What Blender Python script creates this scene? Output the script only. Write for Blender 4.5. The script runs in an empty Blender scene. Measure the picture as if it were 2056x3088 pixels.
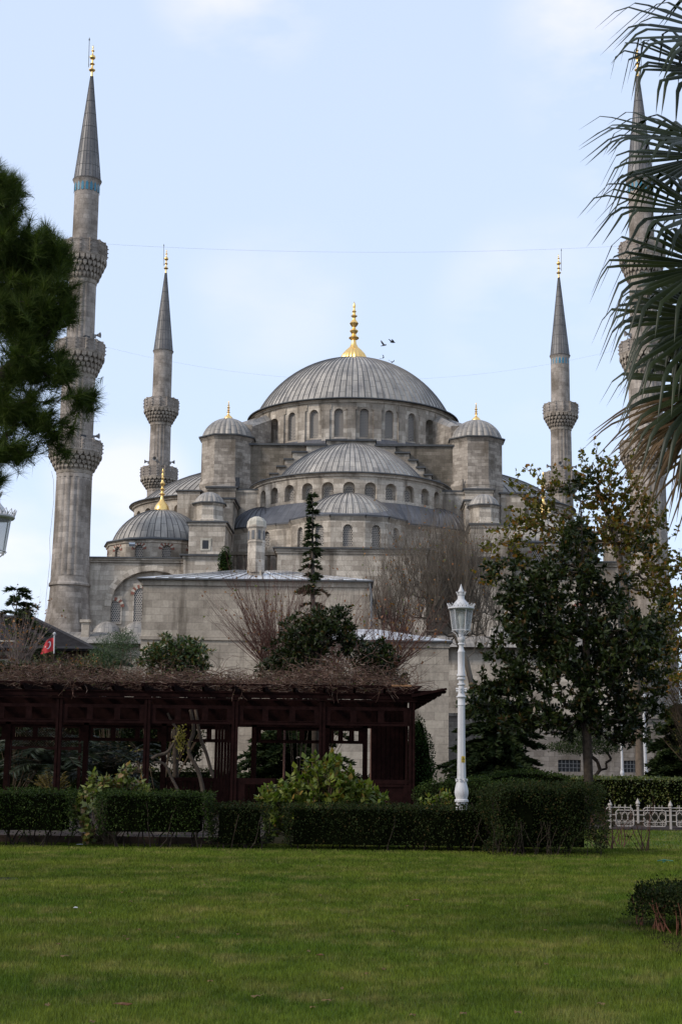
import bpy, bmesh, math, random
import numpy as np
from mathutils import Matrix, Vector, Euler
R = math.radians
pi = math.pi
# ---------------------------------------------------------------- camera
FOC, CX, CY = 4400.0, 1028.0, 1544.0      # focal length and centre in photograph pixels
PITCH = math.atan(756 / 4400.0); ROLL = 0.012; EYE = 1.6
sc = bpy.context.scene
cam_d = bpy.data.cameras.new('camera'); cam = bpy.data.objects.new('camera', cam_d)
sc.collection.objects.link(cam); sc.camera = cam
cam_d.sensor_fit = 'VERTICAL'; cam_d.sensor_height = 24.0; cam_d.lens = 24.0 * FOC / 3088.0
cam_d.clip_start = 0.1; cam_d.clip_end = 5000
CM = Matrix.Rotation(pi / 2 + PITCH, 4, 'X') @ Matrix.Rotation(ROLL, 4, 'Z')
cam.matrix_world = Matrix.Translation((0, 0, EYE)) @ CM
CR = np.array(CM.to_3x3())
def P(px, py, Y):
    "world point at distance Y (along +Y) that was measured at this spot of the photograph"
    d = CR @ np.array([(px - CX) / FOC, (CY - py) / FOC, -1.0]); d = d / d[1] * Y
    return np.array([d[0], d[1], d[2] + EYE])
def H(py, Y, px=CX): return P(px, py, Y)[2]
# ---------------------------------------------------------------- light
SUN_EL, SUN_AZ = 34.0, -62.0      # azimuth: degrees from the view direction's back side, negative = from the left
w = bpy.data.worlds.new("World"); sc.world = w; w.use_nodes = True
nt = w.node_tree; nt.nodes.clear()
def WN(t, **k):
    n = nt.nodes.new(t)
    for a, b in k.items(): setattr(n, a, b)
    return n
out = WN('ShaderNodeOutputWorld'); bg = WN('ShaderNodeBackground'); sky = WN('ShaderNodeTexSky', sky_type='NISHITA')
sky.sun_disc = False; sky.sun_elevation = R(SUN_EL); sky.air_density = 1.0; sky.dust_density = 1.2; sky.ozone_density = 1.6
sdir = Vector((math.sin(R(SUN_AZ)) * math.cos(R(SUN_EL)), -math.cos(R(SUN_AZ)) * math.cos(R(SUN_EL)), math.sin(R(SUN_EL))))
sky.sun_rotation = math.atan2(sdir.x, sdir.y)
bg.inputs[1].default_value = 0.12
tc = WN('ShaderNodeTexCoord'); mp = WN('ShaderNodeMapping'); mp.inputs['Scale'].default_value = (1, 1, 2.2); mp.inputs['Location'].default_value = (3.45, .2, .31)
n1 = WN('ShaderNodeTexNoise'); n1.inputs['Scale'].default_value = 7.5; n1.inputs['Detail'].default_value = 7; n1.inputs['Roughness'].default_value = .5
cr = WN('ShaderNodeValToRGB'); cr.color_ramp.elements[0].position = .42; cr.color_ramp.elements[1].position = .66
cr.color_ramp.elements[0].color = (0, 0, 0, 1); cr.color_ramp.elements[1].color = (1, 1, 1, 1)
L = nt.links.new
L(tc.outputs['Generated'], mp.inputs['Vector']); L(mp.outputs[0], n1.inputs['Vector']); L(n1.outputs[0], cr.inputs[0])
veil = WN('ShaderNodeMix', data_type='RGBA'); veil.inputs[0].default_value = .66
veil.inputs[7].default_value = (6.1, 7.1, 8.95, 1)
L(sky.outputs[0], veil.inputs[6])
cl = WN('ShaderNodeMix', data_type='RGBA'); cl.inputs[7].default_value = (8.0, 7.45, 7.75, 1)
lob = None      # banks of thin cloud, each in its own part of the sky
for (px_, py_, rad_, amt_) in ((2150, 60, 8.5, .85), (720, -40, 4.0, .5), (360, 1500, 3.6, .5), (40, 1720, 3.4, .5), (1640, 960, 5, .3), (820, 900, 4, .2), (1000, 2200, 12, .1), (-1500, 300, 14, .8), (3500, 900, 14, .8)):
    d_ = P(px_, py_, 1.0) - np.array([0, 0, EYE]); d_ = d_ / np.linalg.norm(d_)
    dp = WN('ShaderNodeVectorMath', operation='DOT_PRODUCT'); dp.inputs[1].default_value = tuple(d_); L(tc.outputs['Generated'], dp.inputs[0])
    mr_ = WN('ShaderNodeMapRange', interpolation_type='SMOOTHSTEP'); mr_.inputs[1].default_value = math.cos(R(rad_)); mr_.inputs[2].default_value = math.cos(R(rad_ * .25)); mr_.inputs[4].default_value = amt_; L(dp.outputs['Value'], mr_.inputs[0])
    if lob is None: lob = mr_.outputs[0]
    else: mx_ = WN('ShaderNodeMath', operation='MAXIMUM'); L(lob, mx_.inputs[0]); L(mr_.outputs[0], mx_.inputs[1]); lob = mx_.outputs[0]
mm = WN('ShaderNodeMath', operation='MULTIPLY'); L(lob, mm.inputs[1])
L(cr.outputs[0], mm.inputs[0]); L(mm.outputs[0], cl.inputs[0]); L(veil.outputs[2], cl.inputs[6]); L(cl.outputs[2], bg.inputs[0]); L(bg.outputs[0], out.inputs[0])
sl = bpy.data.lights.new('sun', 'SUN'); sl.energy = 2.1; sl.angle = R(10); sl.color = (1, .92, .82)
so = bpy.data.objects.new('sun', sl); sc.collection.objects.link(so)
so.rotation_euler = sdir.to_track_quat('Z', 'Y').to_euler()
sc.view_settings.view_transform = 'Standard'; sc.view_settings.look = 'None'; sc.view_settings.exposure = .32; sc.view_settings.gamma = 1
sc.cycles.max_bounces = 5; sc.cycles.diffuse_bounces = 3; sc.cycles.transparent_max_bounces = 8
sc.cycles.use_denoising = True
# ---------------------------------------------------------------- helpers
def link(o): sc.collection.objects.link(o); return o
def tag(o, label=None, cat=None, group=None, kind=None):
    if label: o['label'] = label
    if cat: o['category'] = cat
    if group: o['group'] = group
    if kind: o['kind'] = kind
    return o
def empty(name, loc=(0, 0, 0), rz=0, parent=None):
    o = bpy.data.objects.new(name, None); o.location = loc; o.rotation_euler = (0, 0, rz); o.empty_display_size = .3
    if parent: o.parent = parent
    return link(o)
def smooth_by(me, ang=35):
    me.shade_smooth()
    try: me.set_sharp_from_angle(angle=R(ang))
    except Exception: pass
class MB:
    def __init__(s): s.v = []; s.f = []; s.u = []
    def face(s, pts, uv=None):
        i = len(s.v); s.v += [tuple(map(float, p)) for p in pts]; s.f.append(tuple(range(i, i + len(pts))))
        if uv is None:
            p = [Vector(q) for q in pts[:4]]
            n = (p[1] - p[0]).cross(p[2] - p[0])
            if n.length < 1e-9 and len(p) > 3: n = (p[2] - p[0]).cross(p[3] - p[0])
            if n.length > 1e-9: n.normalize()
            if abs(n.z) > .75: uv = [(q[0], q[1]) for q in pts]
            else:
                t = Vector((-n.y, n.x, 0)); t.normalize()
                uv = [(q[0] * t.x + q[1] * t.y, q[2]) for q in pts]
        s.u += [tuple(map(float, a)) for a in uv]
    def box(s, x0, x1, y0, y1, z0, z1, M=None, bot=True):
        c = [Vector((x, y, z)) for z in (z0, z1) for y in (y0, y1) for x in (x0, x1)]
        if M is not None: c = [M @ q for q in c]
        F = [(0, 1, 5, 4), (1, 3, 7, 5), (3, 2, 6, 7), (2, 0, 4, 6), (4, 5, 7, 6)]
        if bot: F.append((0, 2, 3, 1))
        for f in F: s.face([c[k] for k in f])
    def prism(s, poly, z0, z1, top=True, bot=False, z1b=None):
        n = len(poly)
        for i in range(n):
            a, b = poly[i], poly[(i + 1) % n]
            s.face([(a[0], a[1], z0), (b[0], b[1], z0), (b[0], b[1], z1), (a[0], a[1], z1)])
        if top: s.face([(a[0], a[1], z1) for a in poly])
        if bot: s.face([(a[0], a[1], z0) for a in reversed(poly)])
    def lathe(s, prof, n, c=(0, 0), a0=0, a1=2 * pi, rad=None, uvs=None, flat=False, close=False):
        "prof: (r, z) from bottom to top; angle 0 = towards -y (the viewer), growing to +x"
        fr = max(p[0] for p in prof)
        full = abs(a1 - a0 - 2 * pi) < 1e-6
        arc = 0
        for j in range(len(prof) - 1):
            (r0, z0), (r1, z1) = prof[j], prof[j + 1]
            da = math.hypot(r1 - r0, z1 - z0)
            for i in range(n):
                p0 = a0 + (a1 - a0) * i / n; p1 = a0 + (a1 - a0) * (i + 1) / n
                m0 = rad(p0, j) if rad else 1; m1 = rad(p1, j) if rad else 1
                m2 = rad(p1, j + 1) if rad else 1; m3 = rad(p0, j + 1) if rad else 1
                def q(r, p, z, m): return (c[0] + r * m * math.sin(p), c[1] - r * m * math.cos(p), z)
                pts = [q(r0, p0, z0, m0), q(r0, p1, z0, m1), q(r1, p1, z1, m2), q(r1, p0, z1, m3)]
                if uvs is None: uv = [(p0 * fr, arc), (p1 * fr, arc), (p1 * fr, arc + da), (p0 * fr, arc + da)]
                else: uv = [(p0 * uvs, arc), (p1 * uvs, arc), (p1 * uvs, arc + da), (p0 * uvs, arc + da)]
                if r1 < 1e-6: pts = pts[:3]; uv = uv[:3]
                elif r0 < 1e-6: pts = [pts[0], pts[2], pts[3]]; uv = [uv[0], uv[2], uv[3]]
                s.face(pts, uv)
            arc += da
    def tube(s, pts, r, n=6, r1=None, cap=True):
        pts = [Vector(p) for p in pts]; m = len(pts); rings = []
        for i, p in enumerate(pts):
            d = (pts[min(i + 1, m - 1)] - pts[max(i - 1, 0)]).normalized()
            a = d.cross(Vector((0, 0, 1)) if abs(d.z) < .9 else Vector((1, 0, 0))).normalized(); b = a.cross(d)
            rr = r if r1 is None else r + (r1 - r) * i / (m - 1)
            rings.append([p + (a * math.cos(k * 2 * pi / n) + b * math.sin(k * 2 * pi / n)) * rr for k in range(n)])
        for i in range(m - 1):
            for k in range(n):
                s.face([rings[i][k], rings[i + 1][k], rings[i + 1][(k + 1) % n], rings[i][(k + 1) % n]])
        if cap: s.face(rings[0]); s.face(rings[-1][::-1])
    def build(s, name, mat, parent=None, smooth=0, merge=False, loc=None):
        me = bpy.data.meshes.new(name); me.from_pydata(s.v, [], s.f)
        uvl = me.uv_layers.new(name='UVMap'); uvl.data.foreach_set('uv', np.array(s.u, dtype=np.float32).ravel())
        if merge or smooth:
            bm = bmesh.new(); bm.from_mesh(me); bmesh.ops.remove_doubles(bm, verts=bm.verts, dist=1e-4)
            bmesh.ops.recalc_face_normals(bm, faces=bm.faces); bm.to_mesh(me); bm.free()
        if smooth: smooth_by(me, smooth)
        me.materials.append(mat); o = bpy.data.objects.new(name, me)
        if parent: o.parent = parent
        if loc is not None: o.location = loc
        return link(o)
def np_obj(name, V, F, mat, parent=None, smooth=False, attr=None):
    "fast mesh: V (n,3), F (m,3 or 4)"
    V = np.ascontiguousarray(V, dtype=np.float32); F = np.ascontiguousarray(F, dtype=np.int32)
    me = bpy.data.meshes.new(name); k = F.shape[1]
    me.vertices.add(len(V)); me.vertices.foreach_set('co', V.ravel())
    me.loops.add(F.size); me.loops.foreach_set('vertex_index', F.ravel())
    me.polygons.add(len(F)); me.polygons.foreach_set('loop_start', np.arange(0, F.size, k, dtype=np.int32))
    me.polygons.foreach_set('loop_total', np.full(len(F), k, dtype=np.int32))
    if smooth: me.polygons.foreach_set('use_smooth', np.ones(len(F), dtype=bool))
    me.update(calc_edges=True); me.materials.append(mat)
    o = bpy.data.objects.new(name, me)
    if parent: o.parent = parent
    return link(o)
def copy_thing(root, loc, rz=None, label=None):
    r = root.copy(); link(r); r.location = loc
    if rz is not None: r.rotation_euler = (0, 0, rz)
    if label: r['label'] = label
    for ch in list(root.children):
        c = ch.copy(); link(c); c.parent = r
        for g in list(ch.children):
            d = g.copy(); link(d); d.parent = c
    return r
# ---------------------------------------------------------------- materials
class NT:
    def __init__(s, name):
        s.m = bpy.data.materials.new(name); s.m.use_nodes = True; s.t = s.m.node_tree
        s.b = s.t.nodes['Principled BSDF']; s.o = s.t.nodes['Material Output']
    def n(s, t, **k):
        x = s.t.nodes.new('ShaderNode' + t)
        for a, b in k.items():
            if a.startswith('i_'):
                x.inputs[a[2:].replace('_', ' ')].default_value = b
            else: setattr(x, a, b)
        return x
    def l(s, a, b): s.t.links.new(a, b)
    def mix(s, f, a, b, mode='MIX'):
        x = s.n('Mix', data_type='RGBA', blend_type=mode)
        for k, q in ((0, f), (6, a), (7, b)):
            if hasattr(q, 'is_linked') or hasattr(q, 'links'): s.l(q, x.inputs[k])
            else: x.inputs[k].default_value = (tuple(q) + (1,)) if isinstance(q, (tuple, list)) and len(q) == 3 else q
        return x.outputs[2]
    def ramp(s, src, a, b, ca=(0, 0, 0), cb=(1, 1, 1)):
        x = s.n('ValToRGB'); e = x.color_ramp.elements; e[0].position = a; e[1].position = b
        e[0].color = tuple(ca) + (1,); e[1].color = tuple(cb) + (1,); s.l(src, x.inputs[0]); return x.outputs[0]
    def noise(s, scale, detail=5, vec=None, sc=None, rough=.55):
        x = s.n('TexNoise'); x.inputs['Scale'].default_value = scale; x.inputs['Detail'].default_value = detail; x.inputs['Roughness'].default_value = rough
        if vec is None: vec = s.n('TexCoord').outputs['Object']
        if sc is not None:
            mp = s.n('Mapping'); mp.inputs['Scale'].default_value = sc; s.l(vec, mp.inputs[0]); vec = mp.outputs[0]
        s.l(vec, x.inputs['Vector']); return x.outputs['Fac']
    def math(s, op, a, b=None):
        x = s.n('Math', operation=op)
        for k, q in ((0, a), (1, b)):
            if q is None: continue
            if hasattr(q, 'links'): s.l(q, x.inputs[k])
            else: x.inputs[k].default_value = q
        return x.outputs[0]
    def done(s, col=None, rough=.8, bump=None, bs=.3, bd=.02, metal=0, spec=None):
        if col is not None:
            if hasattr(col, 'links'): s.l(col, s.b.inputs['Base Color'])
            else: s.b.inputs['Base Color'].default_value = tuple(col) + (1,)
        s.b.inputs['Roughness'].default_value = rough; s.b.inputs['Metallic'].default_value = metal
        if spec is not None: s.b.inputs['Specular IOR Level'].default_value = spec
        if bump is not None:
            x = s.n('Bump'); x.inputs['Strength'].default_value = bs; x.inputs['Distance'].default_value = bd
            s.l(bump, x.inputs['Height']); s.l(x.outputs[0], s.b.inputs['Normal'])
        return s.m
def stone(name, c1, c2, bw=1.1, bh=.45, dirt=.5, dcol=(.13, .105, .08), ds=.22, mort=.72, seed=0, streak=.72):
    k = NT(name); uv = k.n('TexCoord').outputs['UV']
    br = k.n('TexBrick', offset=.5); k.l(uv, br.inputs['Vector'])
    br.inputs['Color1'].default_value = c1 + (1,); br.inputs['Color2'].default_value = c2 + (1,)
    br.inputs['Mortar'].default_value = tuple(x * mort for x in c2) + (1,)
    br.inputs['Scale'].default_value = 1; br.inputs['Mortar Size'].default_value = .011; br.inputs['Mortar Smooth'].default_value = .4
    br.inputs['Brick Width'].default_value = bw; br.inputs['Row Height'].default_value = bh; br.inputs['Bias'].default_value = -.1
    b2 = k.n('TexBrick', offset=.37); mp = k.n('Mapping'); mp.inputs['Location'].default_value = (seed * 3.7 + .3, 0, 0); k.l(uv, mp.inputs[0]); k.l(mp.outputs[0], b2.inputs['Vector'])
    b2.inputs['Scale'].default_value = 1; b2.inputs['Brick Width'].default_value = bw * 1.27; b2.inputs['Row Height'].default_value = bh
    b2.inputs['Color1'].default_value = (1, 1, 1, 1); b2.inputs['Color2'].default_value = (.58, .57, .56, 1); b2.inputs['Mortar'].default_value = (.9, .9, .9, 1); b2.inputs['Bias'].default_value = -.35
    c = k.mix(.75, br.outputs['Color'], b2.outputs['Color'], 'MULTIPLY')
    na = k.noise(ds, 8, rough=.65); c = k.mix(k.math('MULTIPLY', k.ramp(na, .46, .66), dirt), c, dcol)
    nb = k.noise(.9, 6, sc=(1, 1, .14)); c = k.mix(k.math('MULTIPLY', k.ramp(nb, .53, .68), streak), c, tuple(x * .8 for x in dcol))
    nc = k.noise(5, 5); c = k.mix(.8, c, k.ramp(nc, .25, .8, (.72, .72, .72), (1.15, 1.15, 1.15)), 'MULTIPLY')
    h = k.math('ADD', k.math('MULTIPLY', br.outputs['Fac'], -1.0), k.math('MULTIPLY', nc, 1.2))
    return k.done(c, .92, h, .55, .03, spec=.2)
def lead(name, base, dark, rough=.5, bw=2.2, streak=.95, uvs=1.0):
    k = NT(name); uv = k.n('TexCoord').outputs['UV']
    sp = k.n('SeparateXYZ'); k.l(uv, sp.inputs[0]); cb = k.n('CombineXYZ'); k.l(sp.outputs[1], cb.inputs[0]); k.l(sp.outputs[0], cb.inputs[1])
    br = k.n('TexBrick', offset=.5); k.l(cb.outputs[0], br.inputs['Vector'])
    br.inputs['Scale'].default_value = 1; br.inputs['Brick Width'].default_value = bw; br.inputs['Row Height'].default_value = 1
    br.inputs['Mortar Size'].default_value = .045; br.inputs['Mortar Smooth'].default_value = .5
    br.inputs['Color1'].default_value = base + (1,); br.inputs['Color2'].default_value = tuple(x * .68 for x in base) + (1,); br.inputs['Mortar'].default_value = dark + (1,)
    st = k.noise(2.2, 5, vec=uv, sc=(1.6, .12, 1)); c = k.mix(k.math('MULTIPLY', k.ramp(st, .52, .75), streak), br.outputs['Color'], dark)
    nz = k.noise(.5, 6); c = k.mix(.9, c, k.ramp(nz, .32, .7, (.66, .66, .68), (1.28, 1.26, 1.22)), 'MULTIPLY')
    return k.done(c, rough, br.outputs['Fac'], -.5, .03, spec=.5)
def flat(name, col, rough=.6, ns=6, amt=.25, metal=0, spec=None, bump=.1):
    k = NT(name); nz = k.noise(ns, 5); c = k.mix(1.0, col, k.ramp(nz, .3, .7, (1 - amt,) * 3, (1 + amt,) * 3), 'MULTIPLY')
    return k.done(c, rough, nz, bump, .02, metal, spec)
def leafmat(name, a, b, c=None, rough=.5, trans=.25, ns=1.2, frac=.12, spec=.4):
    "colours a..b per leaf, a fraction of leaves in colour c; trans = light coming through"
    k = NT(name); g = k.n('NewGeometry').outputs['Random Per Island']
    col = k.mix(k.ramp(g, .1, .9), a, b)
    if c: col = k.mix(k.ramp(k.math('FRACT', k.math('MULTIPLY', g, 37.7)), 1 - frac - .02, 1 - frac), col, c)
    nz = k.noise(ns, 3); col = k.mix(1.0, col, k.ramp(nz, .32, .68, (.65, .68, .62), (1.3, 1.25, 1.2)), 'MULTIPLY')
    k.done(col, rough, spec=spec)
    tr = k.n('BsdfTranslucent'); k.l(k.mix(1.0, col, (1.3, 1.5, .6), 'MULTIPLY'), tr.inputs[0])
    mx = k.n('MixShader'); mx.inputs[0].default_value = trans; k.l(k.b.outputs[0], mx.inputs[1]); k.l(tr.outputs[0], mx.inputs[2]); k.l(mx.outputs[0], k.o.inputs[0])
    return k.m
def grille(name, col, hole, s=.24, r=.085):
    k = NT(name); uv = k.n('TexCoord').outputs['UV']
    def grid(off):
        a = k.n('VectorMath', operation='ADD'); a.inputs[1].default_value = off; k.l(uv, a.inputs[0])
        b = k.n('VectorMath', operation='MODULO'); b.inputs[1].default_value = (s, s * 1.732, 1); k.l(a.outputs[0], b.inputs[0])
        c = k.n('VectorMath', operation='SUBTRACT'); c.inputs[1].default_value = (s / 2, s * .866, 0); k.l(b.outputs[0], c.inputs[0])
        d = k.n('VectorMath', operation='MULTIPLY'); d.inputs[1].default_value = (1, 1, 0); k.l(c.outputs[0], d.inputs[0])
        e = k.n('VectorMath', operation='LENGTH'); k.l(d.outputs[0], e.inputs[0]); return e.outputs['Value']
    m = k.math('MINIMUM', grid((40 * s, 40 * s * 1.732, 0)), grid((40.5 * s, 40.5 * s * 1.732, 0)))
    f = k.math('LESS_THAN', m, r)
    return k.done(k.mix(f, col, hole), .8, f, -.6, .05)
def grimy(name, col):
    k = NT(name); nz = k.noise(3.5, 7, rough=.7); st = k.noise(9, 5, sc=(1, 1, .15))
    c = k.mix(k.math('MULTIPLY', k.ramp(nz, .52, .75), .55), col, tuple(x * .5 for x in col)); c = k.mix(k.math('MULTIPLY', k.ramp(st, .58, .72), .5), c, (.25, .17, .11))
    return k.done(c, .5, nz, .1, .01, spec=.3)
M = {}
M['stone'] = stone('mosque_stone', (.59, .515, .425), (.36, .305, .245), 1.25, .58, .8)
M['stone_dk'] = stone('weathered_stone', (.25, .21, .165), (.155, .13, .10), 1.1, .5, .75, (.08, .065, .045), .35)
M['stone_tower'] = stone('tower_stone', (.45, .39, .325), (.25, .212, .175), .95, .42, .9, ds=.3)
M['stone_min'] = stone('minaret_stone', (.45, .39, .335), (.28, .24, .207), 1.0, .62, .85, ds=.28, seed=2)
M['stone_min_dk'] = stone('minaret_carving', (.41, .35, .285), (.33, .28, .23), .5, .3, .6, ds=.8)
M['stone_bld'] = stone('building_stone', (.46, .395, .315), (.33, .28, .225), 1.45, .62, .5, ds=.3, seed=5)
M['stone_wall'] = stone('garden_wall_stone', (.30, .26, .22), (.175, .15, .13), .8, .38, .7, ds=.5, seed=3)
M['coping'] = flat('lead_edge', (.055, .055, .055), .6, 2)
M['lead'] = lead('lead_sheet', (.37, .335, .29), (.085, .079, .074))
M['lead_small'] = lead('lead_small', (.30, .27, .235), (.085, .08, .078), bw=1.4)
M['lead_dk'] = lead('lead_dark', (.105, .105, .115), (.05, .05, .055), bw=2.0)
M['lead_cone'] = lead('lead_cone', (.165, .15, .14), (.065, .06, .058), bw=2.1, streak=.6)
M['lead_sheen'] = lead('lead_sky_sheen', (.60, .61, .63), (.33, .33, .34), .35, 3.0, .2)  # sky reflection on the roof sheets is put into this pale base colour
M['gold'] = flat('gold_leaf', (.95, .62, .22), .32, 3, .12, metal=.85)
M['grille'] = grille('pierced_window', (.36, .32, .275), (.022, .022, .026), r=.082)
M['glassdk'] = flat('dark_opening', (.012, .012, .014), .4, 2)
M['red'] = flat('red_stone', (.21, .08, .055), .9, 3)
M['pale'] = flat('pale_stone', (.42, .38, .31), .9, 3)
M['tile'] = flat('turquoise_tile', (.03, .17, .25), .4, 6)
M['iron'] = flat('grey_iron', (.10, .10, .10), .5, 4)
M['horn'] = flat('horn_metal', (.22, .21, .2), .5, 4)
M['white'] = grimy('white_paint', (.49, .475, .47))
M['cream'] = grimy('cream_paint', (.36, .315, .28))
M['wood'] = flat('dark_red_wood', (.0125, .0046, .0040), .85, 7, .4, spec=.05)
M['wood_pale'] = flat('broken_wood', (.28, .14, .06), .8, 9, .3)
M['wood_brown'] = flat('brown_boards', (.05, .028, .02), .8, 5, .35)
# ================================================================ MOSQUE (local frame: origin under the dome centre, -y towards the viewer)
MY = 200.0; MROT = -R(1.25)
mosque = empty('mosque', (P(1065, 1200, MY)[0], MY, 0), MROT)
tag(mosque, 'huge grey stone mosque with cascading lead domes behind the garden', 'mosque')
MI = np.array(Matrix.Rotation(-MROT, 3, 'Z'))
MW = np.array(Matrix.Rotation(MROT, 3, 'Z')); M0 = np.array([mosque.location.x, MY, 0])
def ML(px, py, v):
    "mosque-local (x, z) of a photographed spot lying at local depth v"
    Y = MY + v
    for _ in range(4):
        p = P(px, py, Y); l = MI @ (p - M0); Y += v - l[1]
    return l[0], l[2]
def ZL(py, v, px=1060): return ML(px, py, v)[1]
def loc2w(x, y): return (MW @ np.array([x, y, 0])) + M0

def cap(R0, h, z0, n=10, a=None):
    Rs = (R0 * R0 + h * h) / (2 * h); zc = z0 + h - Rs; b0 = math.asin((z0 - zc) / Rs)
    return [(Rs * math.cos(b0 + (pi / 2 - b0) * i / n) if i < n else 0.0, zc + Rs * math.sin(b0 + (pi / 2 - b0) * i / n)) for i in range(n + 1)]
def dome(name, c, R0, h, z0, seams, mat, parent, a0=0, a1=2 * pi, lobe=0, ribs=True, n=14, sx=1, sy=1, rib=.055):
    "lead dome: cap surface plus raised seams; lobe > 0 gives swollen gores"
    prof = cap(R0, h, z0, n); frac = (a1 - a0) / (2 * pi)
    nn = int(max(24, seams * (4 if lobe else 2) * 1) * frac) or 8
    mb = MB()
    rad = (lambda p, j: 1 - lobe * (1 - abs(math.sin(p * seams / 2))) * (0 if j == len(prof) - 1 else 1)) if lobe else None
    mb.lathe(prof, nn, (0, 0), a0, a1, rad, uvs=seams / (2 * pi))
    if ribs and not lobe:
        for i in range(int(seams * frac) + 1):
            p = a0 + (a1 - a0) * i / (seams * frac)
            d = np.array([math.sin(p), -math.cos(p), 0]); t = np.array([math.cos(p), math.sin(p), 0])
            for j in range(len(prof) - 2):
                q = []
                for jj, hgt in ((j, 0), (j + 1, 0)):
                    r, z = prof[jj]; q.append((d * r + np.array([0, 0, z])))
                nrm = np.array([d[0] * (q[1][2] - q[0][2]), d[1] * (q[1][2] - q[0][2]), math.hypot(*(q[1] - q[0])[:2])]); nrm /= np.linalg.norm(nrm) + 1e-9
                A, B = q[0] - t * rib, q[0] + t * rib; C_, D = q[1] + t * rib, q[1] - t * rib; up = nrm * rib * 1.6
                uvv = [(0, 0), (0, 0), (0, .3), (0, .3)]
                mb.face([A, q[0] + up, q[1] + up, D], uvv); mb.face([q[0] + up, B, C_, q[1] + up], uvv)
    mb.v = [(x * sx + c[0], y * sy + c[1], z) for x, y, z in mb.v]
    return mb.build(name, mat, parent, smooth=38)
def finial(name, c, z0, h, rb, parent, mat=None, ribbed=False, spike=.0):
    "gilded finial: onion foot, neck, knobs, crescent-like tip"
    P_ = [(1, 0), (1.0, .03), (.93, .09), (.8, .14), (.55, .20), (.30, .25), (.2, .30), (.17, .345), (.16, .36), (.36, .385), (.38, .40), (.2, .43), (.15, .46), (.30, .50), (.31, .515), (.15, .54),
          (.12, .57), (.24, .60), (.33, .635), (.22, .67), (.12, .70), (.12, .73), (.24, .755), (.12, .78), (.09, .80), (.16, .83), (.08, .86), (.06, .88), (.10, .90), (.10, .93), (.06, .96), (.0, 1.0)]
    if spike:   # slender minaret kind: plain stem, four knobs, leaf-like tip
        P_ = [(.42, 0), (.36, .02), (.32, .15), (.34, .165), (.75, .185), (1.0, .21), (1.0, .225), (.6, .25), (.32, .27), (.28, .36), (.6, .38), (.75, .40), (.6, .42), (.28, .44), (.26, .53), (.5, .545), (.85, .58), (.92, .61), (.75, .65), (.35, .685), (.2, .70), (.16, .78), (.45, .795), (.5, .81), (.4, .825), (.14, .84), (.12, .87), (.24, .90), (.18, .94), (0, 1)]
    mb = MB(); prof = [(max(a, 0) * rb, z0 + b * h) for a, b in P_]
    rad = (lambda p, j: 1 - (.07 if j < 6 else 0) * (1 - abs(math.sin(p * 10)))) if ribbed else None
    mb.lathe(prof, 80 if ribbed else 20, c, rad=rad)
    return mb.build(name, mat or M['gold'], parent, smooth=50)
def arc_pts(c, w, zs, ah, k=8):
    return [(c - w / 2 * math.cos(pi * i / k), zs + ah * math.sin(pi * i / k) ** .85) for i in range(k + 1)]
def cell(mb, f, s0, s1, z0, z1, hole=None, depth=.5, win=None, parent=None, wmat=None, wname='window', vous=None):
    if hole is None:
        n = max(1, int((s1 - s0) / 2))
        for i in range(n):
            a, b = s0 + (s1 - s0) * i / n, s0 + (s1 - s0) * (i + 1) / n
            mb.face([f(a, z0, 0), f(b, z0, 0), f(b, z1, 0), f(a, z1, 0)], [(a, z0), (b, z0), (b, z1), (a, z1)])
        return
    c, w, zb, zs, ah = hole; l, r = c - w / 2, c + w / 2
    def q(a, b, za, zc): mb.face([f(a, za, 0), f(b, za, 0), f(b, zc, 0), f(a, zc, 0)], [(a, za), (b, za), (b, zc), (a, zc)])
    q(s0, l, z0, z1); q(r, s1, z0, z1); q(l, r, z0, zb)
    ap = arc_pts(c, w, zs, ah)
    for i in range(len(ap) - 1):
        a, b = ap[i], ap[i + 1]
        pts = [(a[0], a[1]), (b[0], b[1]), (b[0], z1), (a[0], z1)]
        mb.face([f(x, z, 0) for x, z in pts], pts)
    loop = [(l, zb), (r, zb)] + [(x, z) for x, z in reversed(ap)]
    for i in range(len(loop)):
        a, b = loop[i], loop[(i + 1) % len(loop)]
        mb.face([f(a[0], a[1], 0), f(b[0], b[1], 0), f(b[0], b[1], depth), f(a[0], a[1], depth)], [(a[0], a[1]), (b[0], b[1]), (b[0] + .3, b[1]), (a[0] + .3, a[1])])
    if win is not None:
        wb = MB(); uv = [(x - c + .12, z - zb) for x, z in loop]
        wb.face([f(x, z, depth - .01) for x, z in loop], uv); wb.build(wname, wmat or M['grille'], parent)
    if vous:
        ri, th, n = w / 2, vous, 11
        ro = [MB(), MB()]
        ap0 = arc_pts(c, w, zs, ah, n * 2); ap1 = arc_pts(c, w + 2 * th, zs, ah + th, n * 2)
        for i in range(n):
            a0_, a1_, a2_ = ap0[2 * i], ap0[2 * i + 1], ap0[2 * i + 2]; b0_, b1_, b2_ = ap1[2 * i], ap1[2 * i + 1], ap1[2 * i + 2]
            poly = [a0_, a1_, a2_, b2_, b1_, b0_]
            m_ = ro[i % 2]; m_.face([f(x, z, -.035) for x, z in poly], poly)
            for j in range(6):
                g, h_ = poly[j], poly[(j + 1) % 6]
                m_.face([f(g[0], g[1], -.035), f(h_[0], h_[1], -.035), f(h_[0], h_[1], .01), f(g[0], g[1], .01)], [g, h_, h_, g])
        ro[0].build('arch_stones', M['red'], parent); ro[1].build('arch_stones', M['pale'], parent)
def ringf(c, R0, sy=1, sx=1): return lambda s, z, d: (c[0] + (R0 - d) * sx * math.sin(s / R0), c[1] - (R0 - d) * sy * math.cos(s / R0), z)
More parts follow.
